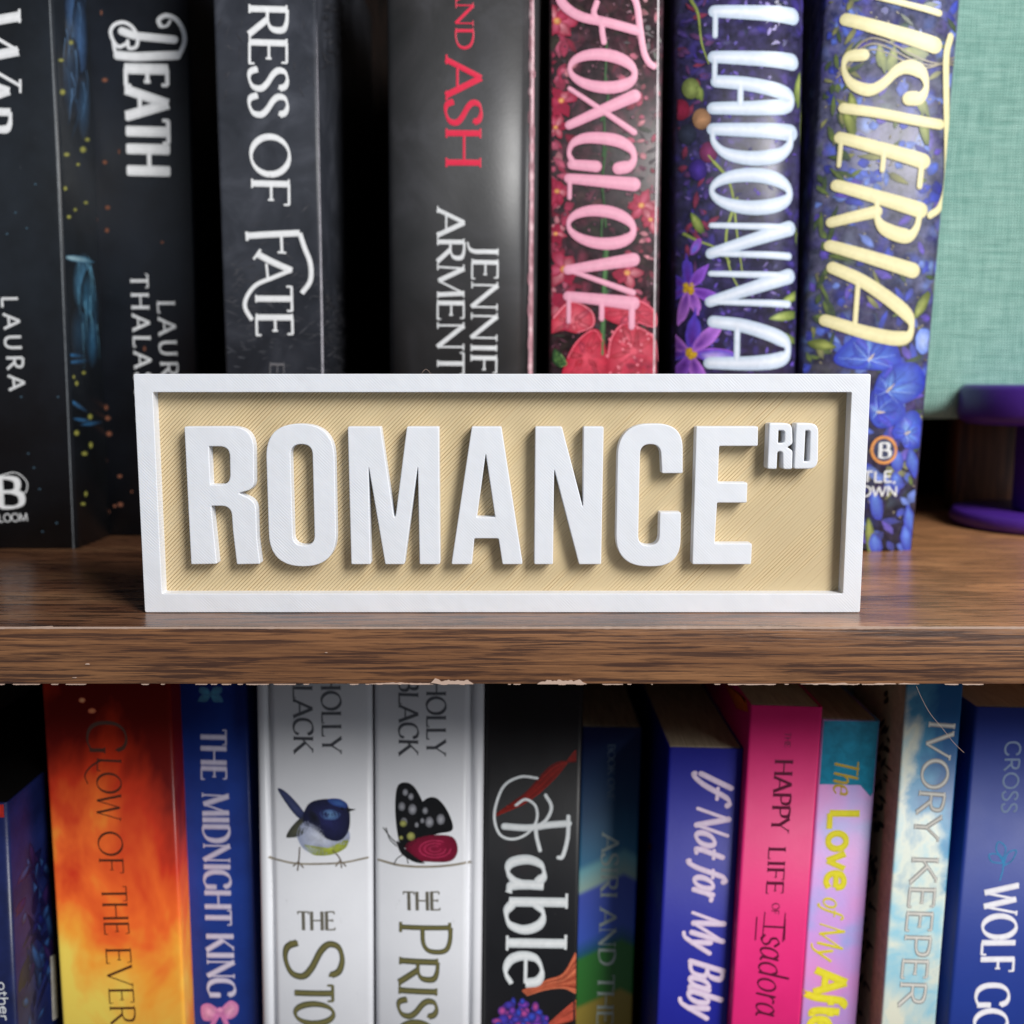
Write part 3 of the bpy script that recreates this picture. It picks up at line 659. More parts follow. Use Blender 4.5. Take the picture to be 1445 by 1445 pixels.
for ch, y0, y1 in (('L', 2, 58), ('L', 66, 124), ('@', 106, 162), ('D', 170, 232), ('O', 238, 300), ('N', 306, 370), ('N', 374, 438), ('@', 442, 524)):
    b.text(ch, (1008-y0*.014, y0+4), (1008-y1*.014, y1-4), 110, BW, FX, c2=BW2, dome=.0001, shear=.06, name='title_letter')

# wisteria
base = lin(50, 56, 84)
m_wis = floral_mat('wisteria_blue_cover', lin(40, 44, 70), lin(110, 108, 140), [lin(84, 104, 220), lin(116, 96, 210), lin(104, 122, 80), lin(130, 160, 235), lin(70, 74, 170)], 150, .38, .95)
b = Book('hardcover_book', 'rightmost upper hardcover, cream lettering WISTERIA over blue and violet blossoms', .377, .1309, .10, .0475, 2.0, UP, .238, m_wis, r=.0016, bulge=.004, hard=True, cat='book')
b.start()
BLU = [lin(70, 84, 200), lin(96, 120, 225), lin(60, 64, 160), lin(110, 90, 200), lin(124, 150, 235)]
GRN = [lin(110, 128, 60), lin(78, 96, 50), lin(150, 150, 90)]
wx_ = ((1172, 1362), (1128, 1296))
scatter(b, 240, wx_, (-10, 775), BLU, (10, 30), (7, 16), base)
scatter(b, 70, wx_, (-10, 775), GRN, (12, 36), (5, 11), base)
scatter(b, 200, wx_, (-10, 775), [lin(150, 140, 110), lin(170, 160, 130)], (3, 7), (1.5, 3), base)
scatter(b, 46, ((1176, 1200), (1140, 1160)), (0, 520), GRN, (14, 36), (5, 10), base)
for i in range(3): b.line([(1180+i*2, 110-i*6), (1230, 70-i*8), (1300+i*3, 96-i*5), (1350, 80+i*6)], 2.5, lin(150, 140, 120))
for x, y, l, a_ in ((1240, 62, 40, 80), (1262, 65, 40, 100), (1270, 70, 44, 10), (1290, 130, 40, 60), (1190, 150, 50, 70), (1200, 130, 44, 80), (1300, 160, 46, 80), (1320, 440, 46, 70), (1290, 450, 44, -60), (1330, 480, 50, 80), (1180, 490, 40, 190), (1225, 730, 60, 85)):
    b.petal(x, y, l, 15, a_, lin(170, 178, 96), lin(86, 100, 50))
LBL = lin(130, 190, 245)
for pts, ctr in (([(1176, 505), (1200, 478), (1228, 462), (1255, 474), (1270, 500), (1266, 520), (1225, 522), (1190, 518)], (1226, 508)),
                 ([(1232, 560), (1240, 530), (1262, 515), (1290, 512), (1305, 530), (1300, 555), (1270, 572), (1248, 570)], (1252, 552)),
                 ([(1225, 570), (1235, 550), (1262, 560), (1278, 580), (1262, 600), (1240, 604), (1228, 592)], (1238, 582)),
                 ([(1258, 610), (1275, 585), (1292, 580), (1302, 600), (1298, 630), (1280, 632), (1268, 620)], (1278, 612))):
    b.blob(pts, lin(96, 140, 226), lin(48, 60, 180), center=ctr)
    for k_ in range(9):
        p_ = pts[random.randrange(len(pts))]; an = math.degrees(math.atan2(p_[1]-ctr[1], p_[0]-ctr[0]))+random.uniform(-14, 14)
        b.petal(ctr[0], ctr[1], math.hypot(p_[0]-ctr[0], p_[1]-ctr[1])*random.uniform(.7, .98), random.uniform(9, 17), an, random.choice([lin(120, 170, 236), lin(90, 124, 220), lin(70, 88, 206)]), random.choice([lin(60, 76, 205), lin(84, 80, 200), lin(50, 60, 170)]))
    for k_ in range(7):
        p_ = pts[k_ % len(pts)]; b.line([ctr, ((ctr[0]+p_[0])/2+random.uniform(-3, 3), (ctr[1]+p_[1])/2), (p_[0]*.85+ctr[0]*.15, p_[1]*.85+ctr[1]*.15)], 1.4, random.choice([lin(40, 50, 150), lin(150, 180, 240)]), taper=.8)
    b.line([ctr, ((ctr[0]*3+pts[3][0])/4, (ctr[1]*3+pts[3][1])/4)], 4, lin(225, 205, 170), taper=.7)
b.blob([(1292, 475), (1300, 464), (1312, 468), (1312, 490), (1302, 500), (1293, 492)], lin(190, 210, 250), lin(110, 140, 230))
for x, y, l in ((1262, 632, 34), (1284, 632, 44), (1232, 690, 44), (1280, 712, 50), (1232, 752, 30), (1276, 740, 40), (1262, 665, 30)): b.petal(x, y, l, 18, 80, lin(104, 140, 226), lin(58, 64, 176))
b.disc(1247, 635, 17, 18, lin(60, 66, 96)); 
b.line([(1247+17*math.cos(R(a)), 635+18*math.sin(R(a))) for a in range(0, 361, 20)], 4, lin(222, 150, 84), cap=False)
b.finish('cover_art')
CR, CR2 = lin(222, 212, 160), lin(240, 232, 184)
b.text('B', (1238, 646), (1257, 646), 21, WT, dict(SERIF, T=.26), name='publisher_logo')
b.text('LITTLE,', (1178, 680), (1264, 680), 15, WT, dict(SANS, T=.2, t=.17), name='publisher_name')
b.text('BROWN', (1184, 700), (1266, 700), 14, WT, dict(SANS, T=.2, t=.17), name='publisher_name')
WS = dict(T=.155, t=.06, phi=.05, round=True, grow=.3)
b.text('W', (1200, -62), (1196, 6), 130, CR, WS, c2=CR2, shear=.2, dome=.0001)
b.text('I', (1195, 12), (1192, 44), 128, CR, WS, c2=CR2, shear=.28, dome=.0001)
b.text('S', (1192, 66), (1188, 130), 118, CR, WS, c2=CR2, shear=.2, dome=.0001)
b.text('E', (1186, 184), (1181, 238), 120, CR, WS, c2=CR2, shear=.3, dome=.0001)
b.text('R', (1182, 250), (1172, 318), 122, CR, WS, c2=CR2, shear=.22, dome=.0001)
b.text('I', (1172, 332), (1169, 362), 120, CR, WS, c2=CR2, shear=.28, dome=.0001)
b.text('@', (1170, 366), (1163, 462), 122, CR, WS, c2=CR2, shear=.3, dome=.0001)
b.start()
for pts, w_ in (([(1190, 153), (1240, 160), (1290, 170), (1326, 176)], 15), ([(1341, 52), (1335, 80), (1335, 140), (1336, 200), (1334, 260), (1326, 292), (1312, 304)], 8.5)):
    b.line(pts, w_, CR, c2=CR2, dome=.0001)
b.finish('tall_letter_t', FOIL)

# ---- lower row
m_lb = cover_mat('deep_navy_cover', [(.35, lin(12, 20, 58)), (.7, lin(24, 36, 90))], 60, .35)
BPAGE = cover_mat('shade_black_page_edge', [(.3, (.003, .003, .003)), (.7, (.006, .005, .005))], 60, .9, spec=.03)  # pages coloured near black to paint in the deep shade under the shelf
for _n in BPAGE.node_tree.nodes:
    if _n.type == 'MIX': _n.inputs[7].default_value = (.004, .004, .004, 1)
b = Book('paperback', 'short blue paperback at the far lower left with a red band along its top', .31, -.1840, -.10, .046, 1.4, LO, .1905, m_lb, page=BPAGE, depth=.13, r=.0015)
b.start()
for i in range(50):
    y = random.uniform(1180, 1445); x = random.uniform(34, 74)
    b.petal(x, y, random.uniform(14, 60), random.uniform(4, 12), random.uniform(60, 120), random.choice([lin(20, 32, 100), lin(50, 90, 150), lin(54, 34, 90), lin(14, 20, 64)]), lin(12, 16, 54), 'right')
b.blob([(71, 1350), (78, 1346), (82, 1436), (74, 1440)], lin(225, 222, 214), lin(225, 222, 214), 'right', smooth=False)
b.finish('cover_art')
b.start(); b.blob([(-60, 1133), (24, 1133), (25, 1151), (-60, 1152)], lin(190, 40, 24), lin(160, 30, 20), smooth=False); b.finish('top_band')
b.text('other', (-3, 1385), (1, 1440), 13, WT, SANS, name='title')

def glow_mat():
    m, N, L, bb = newmat('sunset_cloud_cover', .38)
    v = coords(N, L, (1, 1, .6)); n = nz(N, L, v, 32, 4, .55, .4)
    tc = N.new('ShaderNodeTexCoord'); sp = N.new('ShaderNodeSeparateXYZ'); L.new(tc.outputs['Object'], sp.inputs[0])
    g = mth(N, L, 'MULTIPLY_ADD', sp.outputs[2], -4.6, .68)
    g2 = mth(N, L, 'MULTIPLY_ADD', sp.outputs[0], -5.0, g)
    L.new(ramp(N, L, mth(N, L, 'ADD', n, g2), [(.20, lin(110, 14, 8)), (.36, lin(206, 52, 20)), (.5, lin(240, 104, 36)), (.62, lin(246, 160, 52)), (.78, lin(240, 210, 90))]), bb.inputs['Base Color'])
    bump(N, L, bb, nz(N, L, coords(N, L), 900, 3), .00002); return m
b = Book('paperback', 'orange and yellow sunset clouded paperback lettered GLOW OF THE', .33, -.1352, -.10, .0428, .1, LO, .232, glow_mat(), r=.001)
BR = lin(74, 34, 12)
TS = dict(T=.105, t=.045, phi=.3, serif=.07)
b.text('G', (122, 1016), (124, 1066), 55, BR, TS, mat=INK)
b.text('LOW', (137, 1068), (137, 1156), 34, BR, TS, mat=INK)
b.start(); b.line([(140, 1074), (128, 1082), (120, 1094), (124, 1106)], 3, BR, taper=.6); b.finish('swash')
b.text('OF', (138, 1172), (141, 1233), 34, BR, TS, mat=INK)
b.text('THE', (143, 1250), (148, 1320), 35, BR, TS, mat=INK)
b.text('EVERFLAME', (149, 1336), (157, 1446), 35, BR, TS, upto=4, mat=INK)
b.start(); b.disc(116, 988, 5, 4, lin(255, 190, 120), lin(190, 60, 30)); b.disc(130, 1003, 6, 4, lin(250, 160, 90), lin(190, 60, 30)); b.finish('cover_art')

m_mid = cover_mat('royal_blue_cover', [(.3, lin(12, 34, 104)), (.7, lin(26, 62, 150))], 24, .36)
b = Book('paperback', 'royal blue paperback with silver title THE MIDNIGHT KING and a pink bow', .34, -.1040, -.10, .0262, 0, LO, .2325, m_mid, r=.001)
SV, SV2 = lin(170, 165, 196), lin(215, 208, 226)
KG = dict(T=.22, t=.07, phi=.25, serif=.09)
b.text('THE', (283, 1028), (284, 1101), 36, SV, KG, c2=SV2)
b.text('MIDNIGHT', (285, 1118), (290, 1306), 37, SV, KG, c2=SV2)
b.text('KING', (291, 1317), (294, 1408), 38, SV, KG, c2=SV2)
b.start()
for a_ in (30, -30, 150, 210): b.petal(297, 980, 19, 12, a_, lin(40, 120, 150), lin(24, 80, 120))
PB, PB2 = lin(236, 170, 200), lin(206, 120, 176)
b.blob([(310, 1428), (296, 1416), (284, 1420), (286, 1438), (298, 1440)], PB, PB2); b.blob([(310, 1428), (324, 1412), (336, 1418), (334, 1432), (322, 1438)], PB, PB2)
b.line([(308, 1430), (300, 1446), (298, 1462)], 7, PB2); b.line([(313, 1430), (320, 1446), (326, 1460)], 7, PB2); b.disc(311, 1428, 6, 7, PB, PB2)
b.finish('cover_art')

m_wh = cover_mat('white_dust_jacket', [(.3, lin(212, 213, 218)), (.7, lin(226, 227, 231))], 14, .36)
GO, GK = lin(120, 112, 62), lin(66, 72, 58)
OL = dict(T=.18, t=.08, phi=.35, serif=.09)
def white_book(label, xc, wd, lean, groove, Y=.33):
    return Book('hardcover_book', label, Y, xc, -.098, wd, lean, LO, .2325, m_wh, r=.0016, bulge=.0016, hard=True, groove=groove, gin=.0043, gdep=.002)
b = white_book('white hardcover with a small blue bird perched above the title THE STOLEN', -.0671, .0388, .9, 'L')
b.text('HOLLY', (453, 948), (455, 1063), 27, lin(60, 60, 66), OL, name='author_name', mat=INK)
b.text('BLACK', (413, 944), (415, 1063), 27, lin(60, 60, 66), OL, name='author_name', mat=INK)
b.start()
LG = lin(150, 140, 122)
b.line([(380, 1210), (415, 1218), (450, 1219), (485, 1217), (519, 1210)], 3.2, LG)
for pts in ([(423, 1196), (422, 1212), (420, 1228)], [(470, 1200), (480, 1212), (482, 1224)], [(480, 1214), (474, 1222)], [(421, 1216), (414, 1222)], [(421, 1216), (428, 1224)], [(480, 1214), (488, 1222)]): b.line(pts, 2, lin(110, 96, 84))
b.blob([(392, 1114), (402, 1116), (420, 1134), (432, 1152), (424, 1156), (410, 1142)], lin(70, 78, 120), lin(40, 46, 82))
b.blob([(404, 1180), (412, 1166), (428, 1152), (440, 1160), (426, 1178), (410, 1182)], lin(92, 92, 70), lin(54, 56, 52))
b.blob([(420, 1172), (436, 1156), (470, 1160), (492, 1172), (490, 1192), (466, 1204), (440, 1204), (424, 1192)], lin(210, 214, 226), lin(160, 168, 196))
b.blob([(430, 1192), (450, 1198), (470, 1194), (490, 1184), (488, 1196), (468, 1206), (442, 1206)], lin(190, 200, 70), lin(150, 160, 60))
b.blob([(428, 1150), (436, 1134), (452, 1128), (476, 1128), (490, 1136), (494, 1150), (492, 1172), (480, 1186), (462, 1184), (444, 1170), (430, 1164)], lin(38, 40, 92), lin(22, 24, 52))
b.blob([(452, 1146), (466, 1142), (480, 1148), (474, 1156), (458, 1156)], lin(110, 150, 190), lin(70, 96, 150))
b.blob([(462, 1128), (478, 1127), (490, 1134), (488, 1140), (470, 1136)], lin(70, 110, 180), lin(40, 60, 130))
b.blob([(434, 1140), (448, 1150), (452, 1164), (438, 1160)], lin(14, 14, 22), lin(30, 32, 60))
b.blob([(490, 1140), (503, 1142), (490, 1146)], lin(30, 30, 34), lin(30, 30, 34), smooth=False); b.disc(483, 1141, 2, 2, lin(10, 10, 10))
b.finish('bird_picture')
b.text('THE', (420, 1312), (474, 1312), 26, lin(120, 116, 104), OL, mat=INK, c2=lin(96, 92, 80))
b.text('S', (402, 1322), (404, 1386), 80, GK, dict(OL, T=.13), c2=GO)
b.text('TOLEN', (416, 1388), (418, 1520), 54, GK, OL, c2=GO)

b = white_book('white hardcover with a black and crimson butterfly above the title THE PRISONER', -.0285, .0368, .75, 'R')
b.text('HOLLY', (602, 957), (602, 1066), 27, lin(60, 60, 66), OL, name='author_name', mat=INK)
b.text('BLACK', (563, 955), (563, 1066), 27, lin(60, 60, 66), OL, name='author_name', mat=INK)
b.start()
b.line([(534, 1213), (565, 1221), (600, 1223), (635, 1221), (664, 1216)], 3.2, LG)
K1 = lin(20, 18, 20)
b.blob([(564, 1190), (558, 1150), (560, 1112), (572, 1104), (586, 1112), (600, 1140), (606, 1165), (590, 1185), (574, 1196)], K1, lin(10, 10, 12))
b.blob([(592, 1180), (590, 1145), (600, 1128), (616, 1126), (632, 1145), (639, 1170), (620, 1176)], K1, lin(10, 10, 12))
b.blob([(572, 1194), (590, 1182), (620, 1178), (640, 1182), (646, 1200), (636, 1215), (606, 1216), (584, 1212)], lin(150, 18, 60), lin(110, 8, 40))
for k in range(3): b.line([(614+ (22-k*7)*math.cos(R(a)), 1198+(12-k*4)*math.sin(R(a))) for a in range(0, 330, 30)], 1.5, lin(190, 50, 90))
for x, y, r_ in ((567, 1138, 5), (572, 1118, 4), (582, 1142, 6), (580, 1124, 4), (570, 1160, 5), (600, 1144, 4), (606, 1160, 6), (622, 1156, 6), (596, 1158, 3), (588, 1164, 3)): b.disc(x, y, r_, r_*1.3, lin(176, 176, 182), lin(96, 96, 102))
for x, y, r_ in ((569, 1162, 5), (580, 1180, 6), (566, 1182, 3)): b.disc(x, y, r_, r_, lin(196, 196, 110), lin(110, 110, 60))
b.blob([(560, 1186), (572, 1198), (590, 1212), (600, 1218), (584, 1216), (566, 1204)], K1, K1)
for pts in ([(562, 1192), (550, 1180), (541, 1168)], [(560, 1194), (550, 1184), (545, 1168)], [(568, 1206), (560, 1212), (556, 1220)], [(574, 1210), (576, 1218)]): b.line(pts, 1.4, lin(50, 46, 46))
b.finish('butterfly_picture')
b.text('THE', (569, 1284), (622, 1284), 26, lin(120, 116, 104), OL, mat=INK, c2=lin(96, 92, 80))
b.text('P', (564, 1298), (564, 1346), 72, GK, dict(OL, T=.11), c2=GO)
b.text('RISONER', (564, 1348), (562, 1437), 54, GK, OL, upto=3, c2=GO)

m_fab = cover_mat('black_cover', [(.3, lin(12, 12, 15)), (.6, lin(22, 22, 26)), (.8, lin(44, 20, 22))], 22, .4)
b = Book('paperback', 'black paperback with large white title Fable and strands of red hair', .335, .0069, -.10, .0330, .7, LO, .2325, m_fab, r=.0012)
b.start()
for i in range(14):
    t = i/13; b.line([(700+t*20, 1150-t*14), (744, 1130-t*12), (780, 1100-t*20), (812, 1060+t*14)], 4, random.choice([lin(110, 20, 16), lin(150, 36, 24), lin(70, 12, 12)]), taper=.3)
for i in range(26):
    t = i/25; b.line([(738+t*6, 1398+t*6), (770, 1390+t*12-6), (795, 1374+t*20), (812, 1345+t*56)], 2.6, random.choice([lin(190, 90, 60), lin(220, 120, 84), lin(150, 60, 40)]), taper=.3)
for i in range(14):
    t = i/13; b.line([(760+t*6, 1460), (780, 1440+t*8), (812, 1412+t*26)], 2.6, random.choice([lin(150, 60, 40), lin(190, 80, 60)]))
for i in range(70):
    a = random.uniform(180, 360); r_ = random.uniform(0, 1); b.disc(738+42*r_*math.cos(R(a)), 1448+36*r_*math.sin(R(a)), random.uniform(3, 9), random.uniform(3, 8), random.choice([lin(80, 70, 200), lin(150, 70, 190), lin(200, 80, 150), lin(60, 90, 220)]), lin(50, 36, 120))
b.finish('cover_art')
FW, FW2 = lin(206, 212, 214), lin(240, 242, 242)
FS = dict(T=.17, t=.06, phi=.3, serif=.1)
b.text('able', (716, 1206), (713, 1394), 86, FW, FS, c2=FW2)
b.start()
for pts, w_ in (([(712, 1166), (745, 1168), (775, 1164), (802, 1162)], 10), ([(802, 1152), (801, 1182), (794, 1208), (788, 1210)], 6), ([(756, 1166), (757, 1180), (762, 1200)], 5.5), ([(770, 1122), (778, 1138), (772, 1155), (757, 1168)], 5),
                ([(758, 1098), (735, 1096), (712, 1108), (700, 1135), (698, 1158), (706, 1178), (724, 1184), (744, 1176), (757, 1158), (756, 1138), (742, 1128), (728, 1136)], 4)):
    b.line(pts, w_, FW, c2=FW2, dome=.0001)
b.finish('initial_letter', FOIL)

def asi_mat():
    m, N, L, bb = newmat('blue_green_landscape_cover', .45)
    tc = N.new('ShaderNodeTexCoord'); sp = N.new('ShaderNodeSeparateXYZ'); L.new(tc.outputs['Object'], sp.inputs[0])
    z = mth(N, L, 'ADD', sp.outputs[2], mth(N, L, 'MULTIPLY', mth(N, L, 'ABSOLUTE', mth(N, L, 'SUBTRACT', sp.outputs[0], .006)), .5))
    z = mth(N, L, 'MULTIPLY', z, 5)
    r = N.new('ShaderNodeValToRGB'); L.new(z, r.inputs[0]); e = r.color_ramp.elements
    st = [(0, lin(150, 140, 60)), (.47, lin(160, 140, 60)), (.48, lin(52, 120, 50)), (.57, lin(50, 118, 50)), (.58, lin(30, 90, 120)), (.61, lin(60, 90, 190)), (.70, lin(60, 80, 180)), (.71, lin(150, 180, 170)), (.745, lin(110, 170, 180)), (.76, lin(36, 110, 150)), (.85, lin(20, 70, 110)), (1, lin(14, 30, 84))]
    while len(e) < len(st): e.new(.5)
    for i, (p, c) in enumerate(st): e[i].position = p; e[i].color = (*c, 1)
    L.new(r.outputs[0], bb.inputs['Base Color']); return m
b = Book('paperback', 'slim blue and green paperback set back in the row, lettered ASIRI AND THE', .36, .0356, -.12, .0222, .9, LO, .1975, asi_mat(), depth=.125, r=.001)
AG, AG2 = lin(160, 176, 172), lin(186, 198, 190)
b.text('BOOK ONE', (858, 1050), (857, 1130), 10, lin(70, 90, 110), SERIF, name='series_line', mat=INK)
b.text('ASIRI AND THE', (850, 1175), (842, 1446), 23, AG, BLK, c2=AG2)

m_ifn = cover_mat('cobalt_cover', [(.3, lin(16, 22, 140)), (.7, lin(24, 32, 150))], 20, .5)
b = Book('paperback', 'cobalt blue paperback with slanted white script title If Not for My Baby', .33, .0640, -.11, .0252, 1.4, LO, .2008, m_ifn, depth=.135, r=.001)
IV, IV2 = lin(216, 190, 220), lin(240, 222, 240)
SC = dict(T=.2, t=.12, phi=.5, round=True)
b.text('If', (990, 1084), (987, 1118), 44, IV, SC, c2=IV2, shear=.35)
b.text('Not', (985, 1136), (981, 1204), 44, IV, SC, c2=IV2, shear=.35)
b.text('for', (981, 1220), (979, 1264), 44, IV, SC, c2=IV2, shear=.35)
b.text('My', (978, 1284), (975, 1338), 44, IV, SC, c2=IV2, shear=.35)
b.text('Baby', (975, 1352), (970, 1430), 46, IV, SC, c2=IV2, shear=.35)
b.start()
for i in range(26):
    y = 1170+i*11; b.line([(917+random.uniform(-2, 2), y), (917+random.uniform(-2, 3), y+7)], 3, lin(40, 40, 84), 'left', cap=False)
b.disc(917, 1195, 3, 6, lin(120, 40, 40), lin(40, 20, 60), 'left')
b.finish('blurb_text')

m_pink = cover_mat('hot_pink_cover', [(.3, lin(214, 20, 108)), (.7, lin(232, 36, 122))], 18, .5)
b = Book('paperback', 'hot pink paperback lettered THE HAPPY LIFE OF Isadora in dark maroon', .325, .0886, -.10, .0238, 1.7, LO, .2170, m_pink, depth=.135, r=.0008)
MR = lin(92, 6, 46)
b.text('THE', (1108, 1033), (1107, 1055), 8, MR, SERIF, mat=INK)
b.text('HAPPY', (1094, 1071), (1088, 1174), 25, MR, BLK, mat=INK)
b.text('LIFE', (1085, 1194), (1081, 1262), 24, MR, BLK, mat=INK)
b.text('OF', (1090, 1274), (1089, 1290), 10, MR, SERIF, mat=INK)
b.text('I', (1078, 1296), (1076, 1318), 30, MR, dict(T=.1, t=.06, phi=.3, serif=.28), mat=INK)
b.text('sadora', (1075, 1316), (1066, 1432), 42, MR, dict(T=.09, t=.035, phi=.5, round=True), shear=.2, mat=INK)
b.start(); b.line([(1068, 1294), (1066, 1326)], 1.6, MR); b.line([(1108, 1297), (1107, 1326)], 1.6, MR); b.finish('ruled_lines')
b.start()
b.blob([(1021, 962), (1056, 965), (1056, 1005), (1040, 1000)], lin(230, 110, 30), lin(210, 80, 30), 'left', smooth=False)
b.finish('cover_art')

def love_mat():
    m, N, L, bb = newmat('pastel_sky_cover', .42)
    L.new(ramp(N, L, nz(N, L, coords(N, L, (1, 1, 1)), 30, 3, .5), [(.35, lin(104, 170, 224)), (.5, lin(190, 150, 216)), (.68, lin(222, 140, 200))]), bb.inputs['Base Color'])
    vo = N.new('ShaderNodeTexVoronoi'); vo.inputs['Scale'].default_value = 2200; L.new(coords(N, L), vo.inputs['Vector']); bump(N, L, bb, vo.outputs[0], .00003)
    return m
b = Book('paperback', 'pastel paperback with teal top block and yellow title The Love of My After', .33, .1118, -.105, .0194, 1.7, LO, .2105, love_mat(), depth=.13, r=.0008)
b.start(); b.blob([(1150, 1016), (1180, 1016), (1210, 1016), (1250, 1016), (1250, 1060), (1240, 1118), (1228, 1124), (1214, 1108), (1180, 1107), (1140, 1105), (1140, 1060)], lin(20, 136, 168), lin(20, 136, 168), smooth=False); b.finish('top_band')
YW, YW2 = lin(226, 214, 40), lin(240, 232, 60)
b.text('The', (1180, 1068), (1176, 1120), 32, lin(190, 160, 40), SCRIPT, shear=.2)
b.text('Love', (1171, 1141), (1165, 1256), 42, YW, dict(T=.24, t=.2, phi=.1), c2=YW2)
b.text('of', (1163, 1264), (1160, 1290), 30, YW, SCRIPT, shear=.2)
b.text('My', (1158, 1300), (1152, 1352), 34, YW, SCRIPT, shear=.2)
b.text('After', (1151, 1366), (1140, 1474), 45, YW, dict(T=.26, t=.22, phi=.1), c2=YW2)

def ivo_mat():
    m, N, L, bb = newmat('cloud_blue_cover', .4)
    tc = N.new('ShaderNodeTexCoord'); sp = N.new('ShaderNodeSeparateXYZ'); L.new(tc.outputs['Object'], sp.inputs[0])
    n = nz(N, L, coords(N, L), 45, 5, .55, .4)
    v = mth(N, L, 'MULTIPLY_ADD', sp.outputs[2], 3.6, mth(N, L, 'MULTIPLY_ADD', n, .9, -.57))
    v = mth(N, L, 'MULTIPLY_ADD', sp.outputs[0], 12, v)
    L.new(ramp(N, L, v, [(.2, lin(226, 226, 206)), (.34, lin(150, 200, 216)), (.44, lin(214, 220, 206)), (.56, lin(70, 144, 184)), (.72, lin(20, 92, 150))]), bb.inputs['Base Color']); return m
b = Book('paperback', 'cloud patterned blue and cream paperback lettered IVORY KEEPER', .32, .1352, -.093, .0183, 1.25, LO, .2325, ivo_mat(), depth=.14, r=.0006)
b.start()
b.blob([(1205, 960), (1279, 960), (1243, 1450), (1205, 1450)], lin(172, 148, 118), lin(172, 148, 118), 'left', smooth=False)
for i in range(60):
    y = random.uniform(970, 1445); x = 1254-(y-965)*.085+random.gauss(0, 3)
    b.petal(x, y, random.uniform(6, 18), random.uniform(3, 6), random.uniform(40, 140), lin(14, 12, 10), lin(20, 16, 12), 'left')
b.finish('cover_art')
IG, IG2 = lin(120, 120, 122), lin(236, 232, 222)
b.text('IVORY', (1312, 1014), (1288, 1184), 36, IG, dict(T=.2, t=.12, phi=.3, serif=.07), c2=IG2)
b.text('KEEPER', (1288, 1206), (1268, 1420), 36, IG, dict(T=.2, t=.12, phi=.3, serif=.07), c2=IG2)

m_wolf = cover_mat('ultramarine_cover', [(.3, lin(14, 44, 130)), (.7, lin(18, 52, 140))], 20, .52)
b = Book('paperback', 'deep blue paperback at lower right lettered CROSS and WOLF GO with a leaf emblem', .32, .1636, -.097, .0300, 1.5, LO, .2180, m_wolf, depth=.135, r=.0012)
b.text('CROSS', (1419, 1046), (1413, 1148), 21, lin(120, 138, 170), SANS, name='author_name', space=.05)
b.start()
LB = lin(60, 140, 190)
for pts in ([(1411, 1242), (1415, 1228), (1416, 1212)], [(1416, 1212), (1406, 1200), (1409, 1188), (1419, 1196), (1416, 1212)], [(1416, 1218), (1400, 1216), (1396, 1206), (1408, 1206), (1416, 1218)], [(1416, 1222), (1428, 1214), (1434, 1200), (1422, 1204), (1416, 1222)]): b.line(pts, 2, LB)
b.finish('leaf_emblem')
WF, WF2 = lin(226, 222, 236), lin(252, 250, 252)
WS_ = dict(T=.19, t=.08, phi=.3, serif=.08)
b.text('WOLF', (1390, 1248), (1383, 1372), 47, WF, WS_, c2=WF2)
b.text('GO', (1378, 1388), (1374, 1462), 46, WF, WS_, c2=WF2)

# ------------------------------------------------------------------ fabric panel
def fabric_mat():
    m, N, L, bb = newmat('teal_linen', .85, .2)
    bb.inputs['Sheen Weight'].default_value = .17
    tc = N.new('ShaderNodeTexCoord'); sp = N.new('ShaderNodeSeparateXYZ'); L.new(tc.outputs['Object'], sp.inputs[0])
    wob = nz(N, L, coords(N, L), 60, 3)
    sx = mth(N, L, 'SINE', mth(N, L, 'ADD', mth(N, L, 'MULTIPLY', sp.outputs[0], 2*math.pi/.00125), mth(N, L, 'MULTIPLY', wob, 8)))
    sz = mth(N, L, 'SINE', mth(N, L, 'ADD', mth(N, L, 'MULTIPLY', sp.outputs[2], 2*math.pi/.0011), mth(N, L, 'MULTIPLY', wob, 5)))
    h = mth(N, L, 'MULTIPLY', sx, sz)
    slub = nz(N, L, coords(N, L, (60, 60, 900)), 1, 3); slub2 = nz(N, L, coords(N, L, (900, 60, 60)), 1, 3)
    k = mth(N, L, 'ADD', mth(N, L, 'MULTIPLY', h, .22), mth(N, L, 'ADD', mth(N, L, 'MULTIPLY', slub, .6), mth(N, L, 'MULTIPLY', slub2, .5)))
    L.new(ramp(N, L, k, [(.35, lin(100, 150, 138)), (.85, lin(172, 212, 200))]), bb.inputs['Base Color'])
    bump(N, L, bb, mth(N, L, 'ADD', mth(N, L, 'ADD', sx, sz), mth(N, L, 'MULTIPLY', slub, 4)), .00012); return m
vs, fs = [], []
nx, nzz = 60, 60
for j in range(nzz+1):
    z = .048+(.43-.048)*j/nzz
    for i in range(nx+1):
        x = .15+.30*i/nx; y = .455+.0015*math.sin(x*38)+.001*math.sin(z*30+x*20)
        if j == 0: y += .0035
        if j == 1: z_ = z
        vs.append((x, y, z))
for j in range(nzz):
    for i in range(nx): a = j*(nx+1)+i; fs.append((a, a+1, a+nx+2, a+nx+1))
fab = mesh('fabric_panel', vs, fs, fabric_mat(), None, True)
tag(fab, 'teal green woven linen panel hanging behind the rightmost book', 'fabric panel')
so = fab.modifiers.new('thick', 'SOLIDIFY'); so.thickness = .004; so.offset = 1

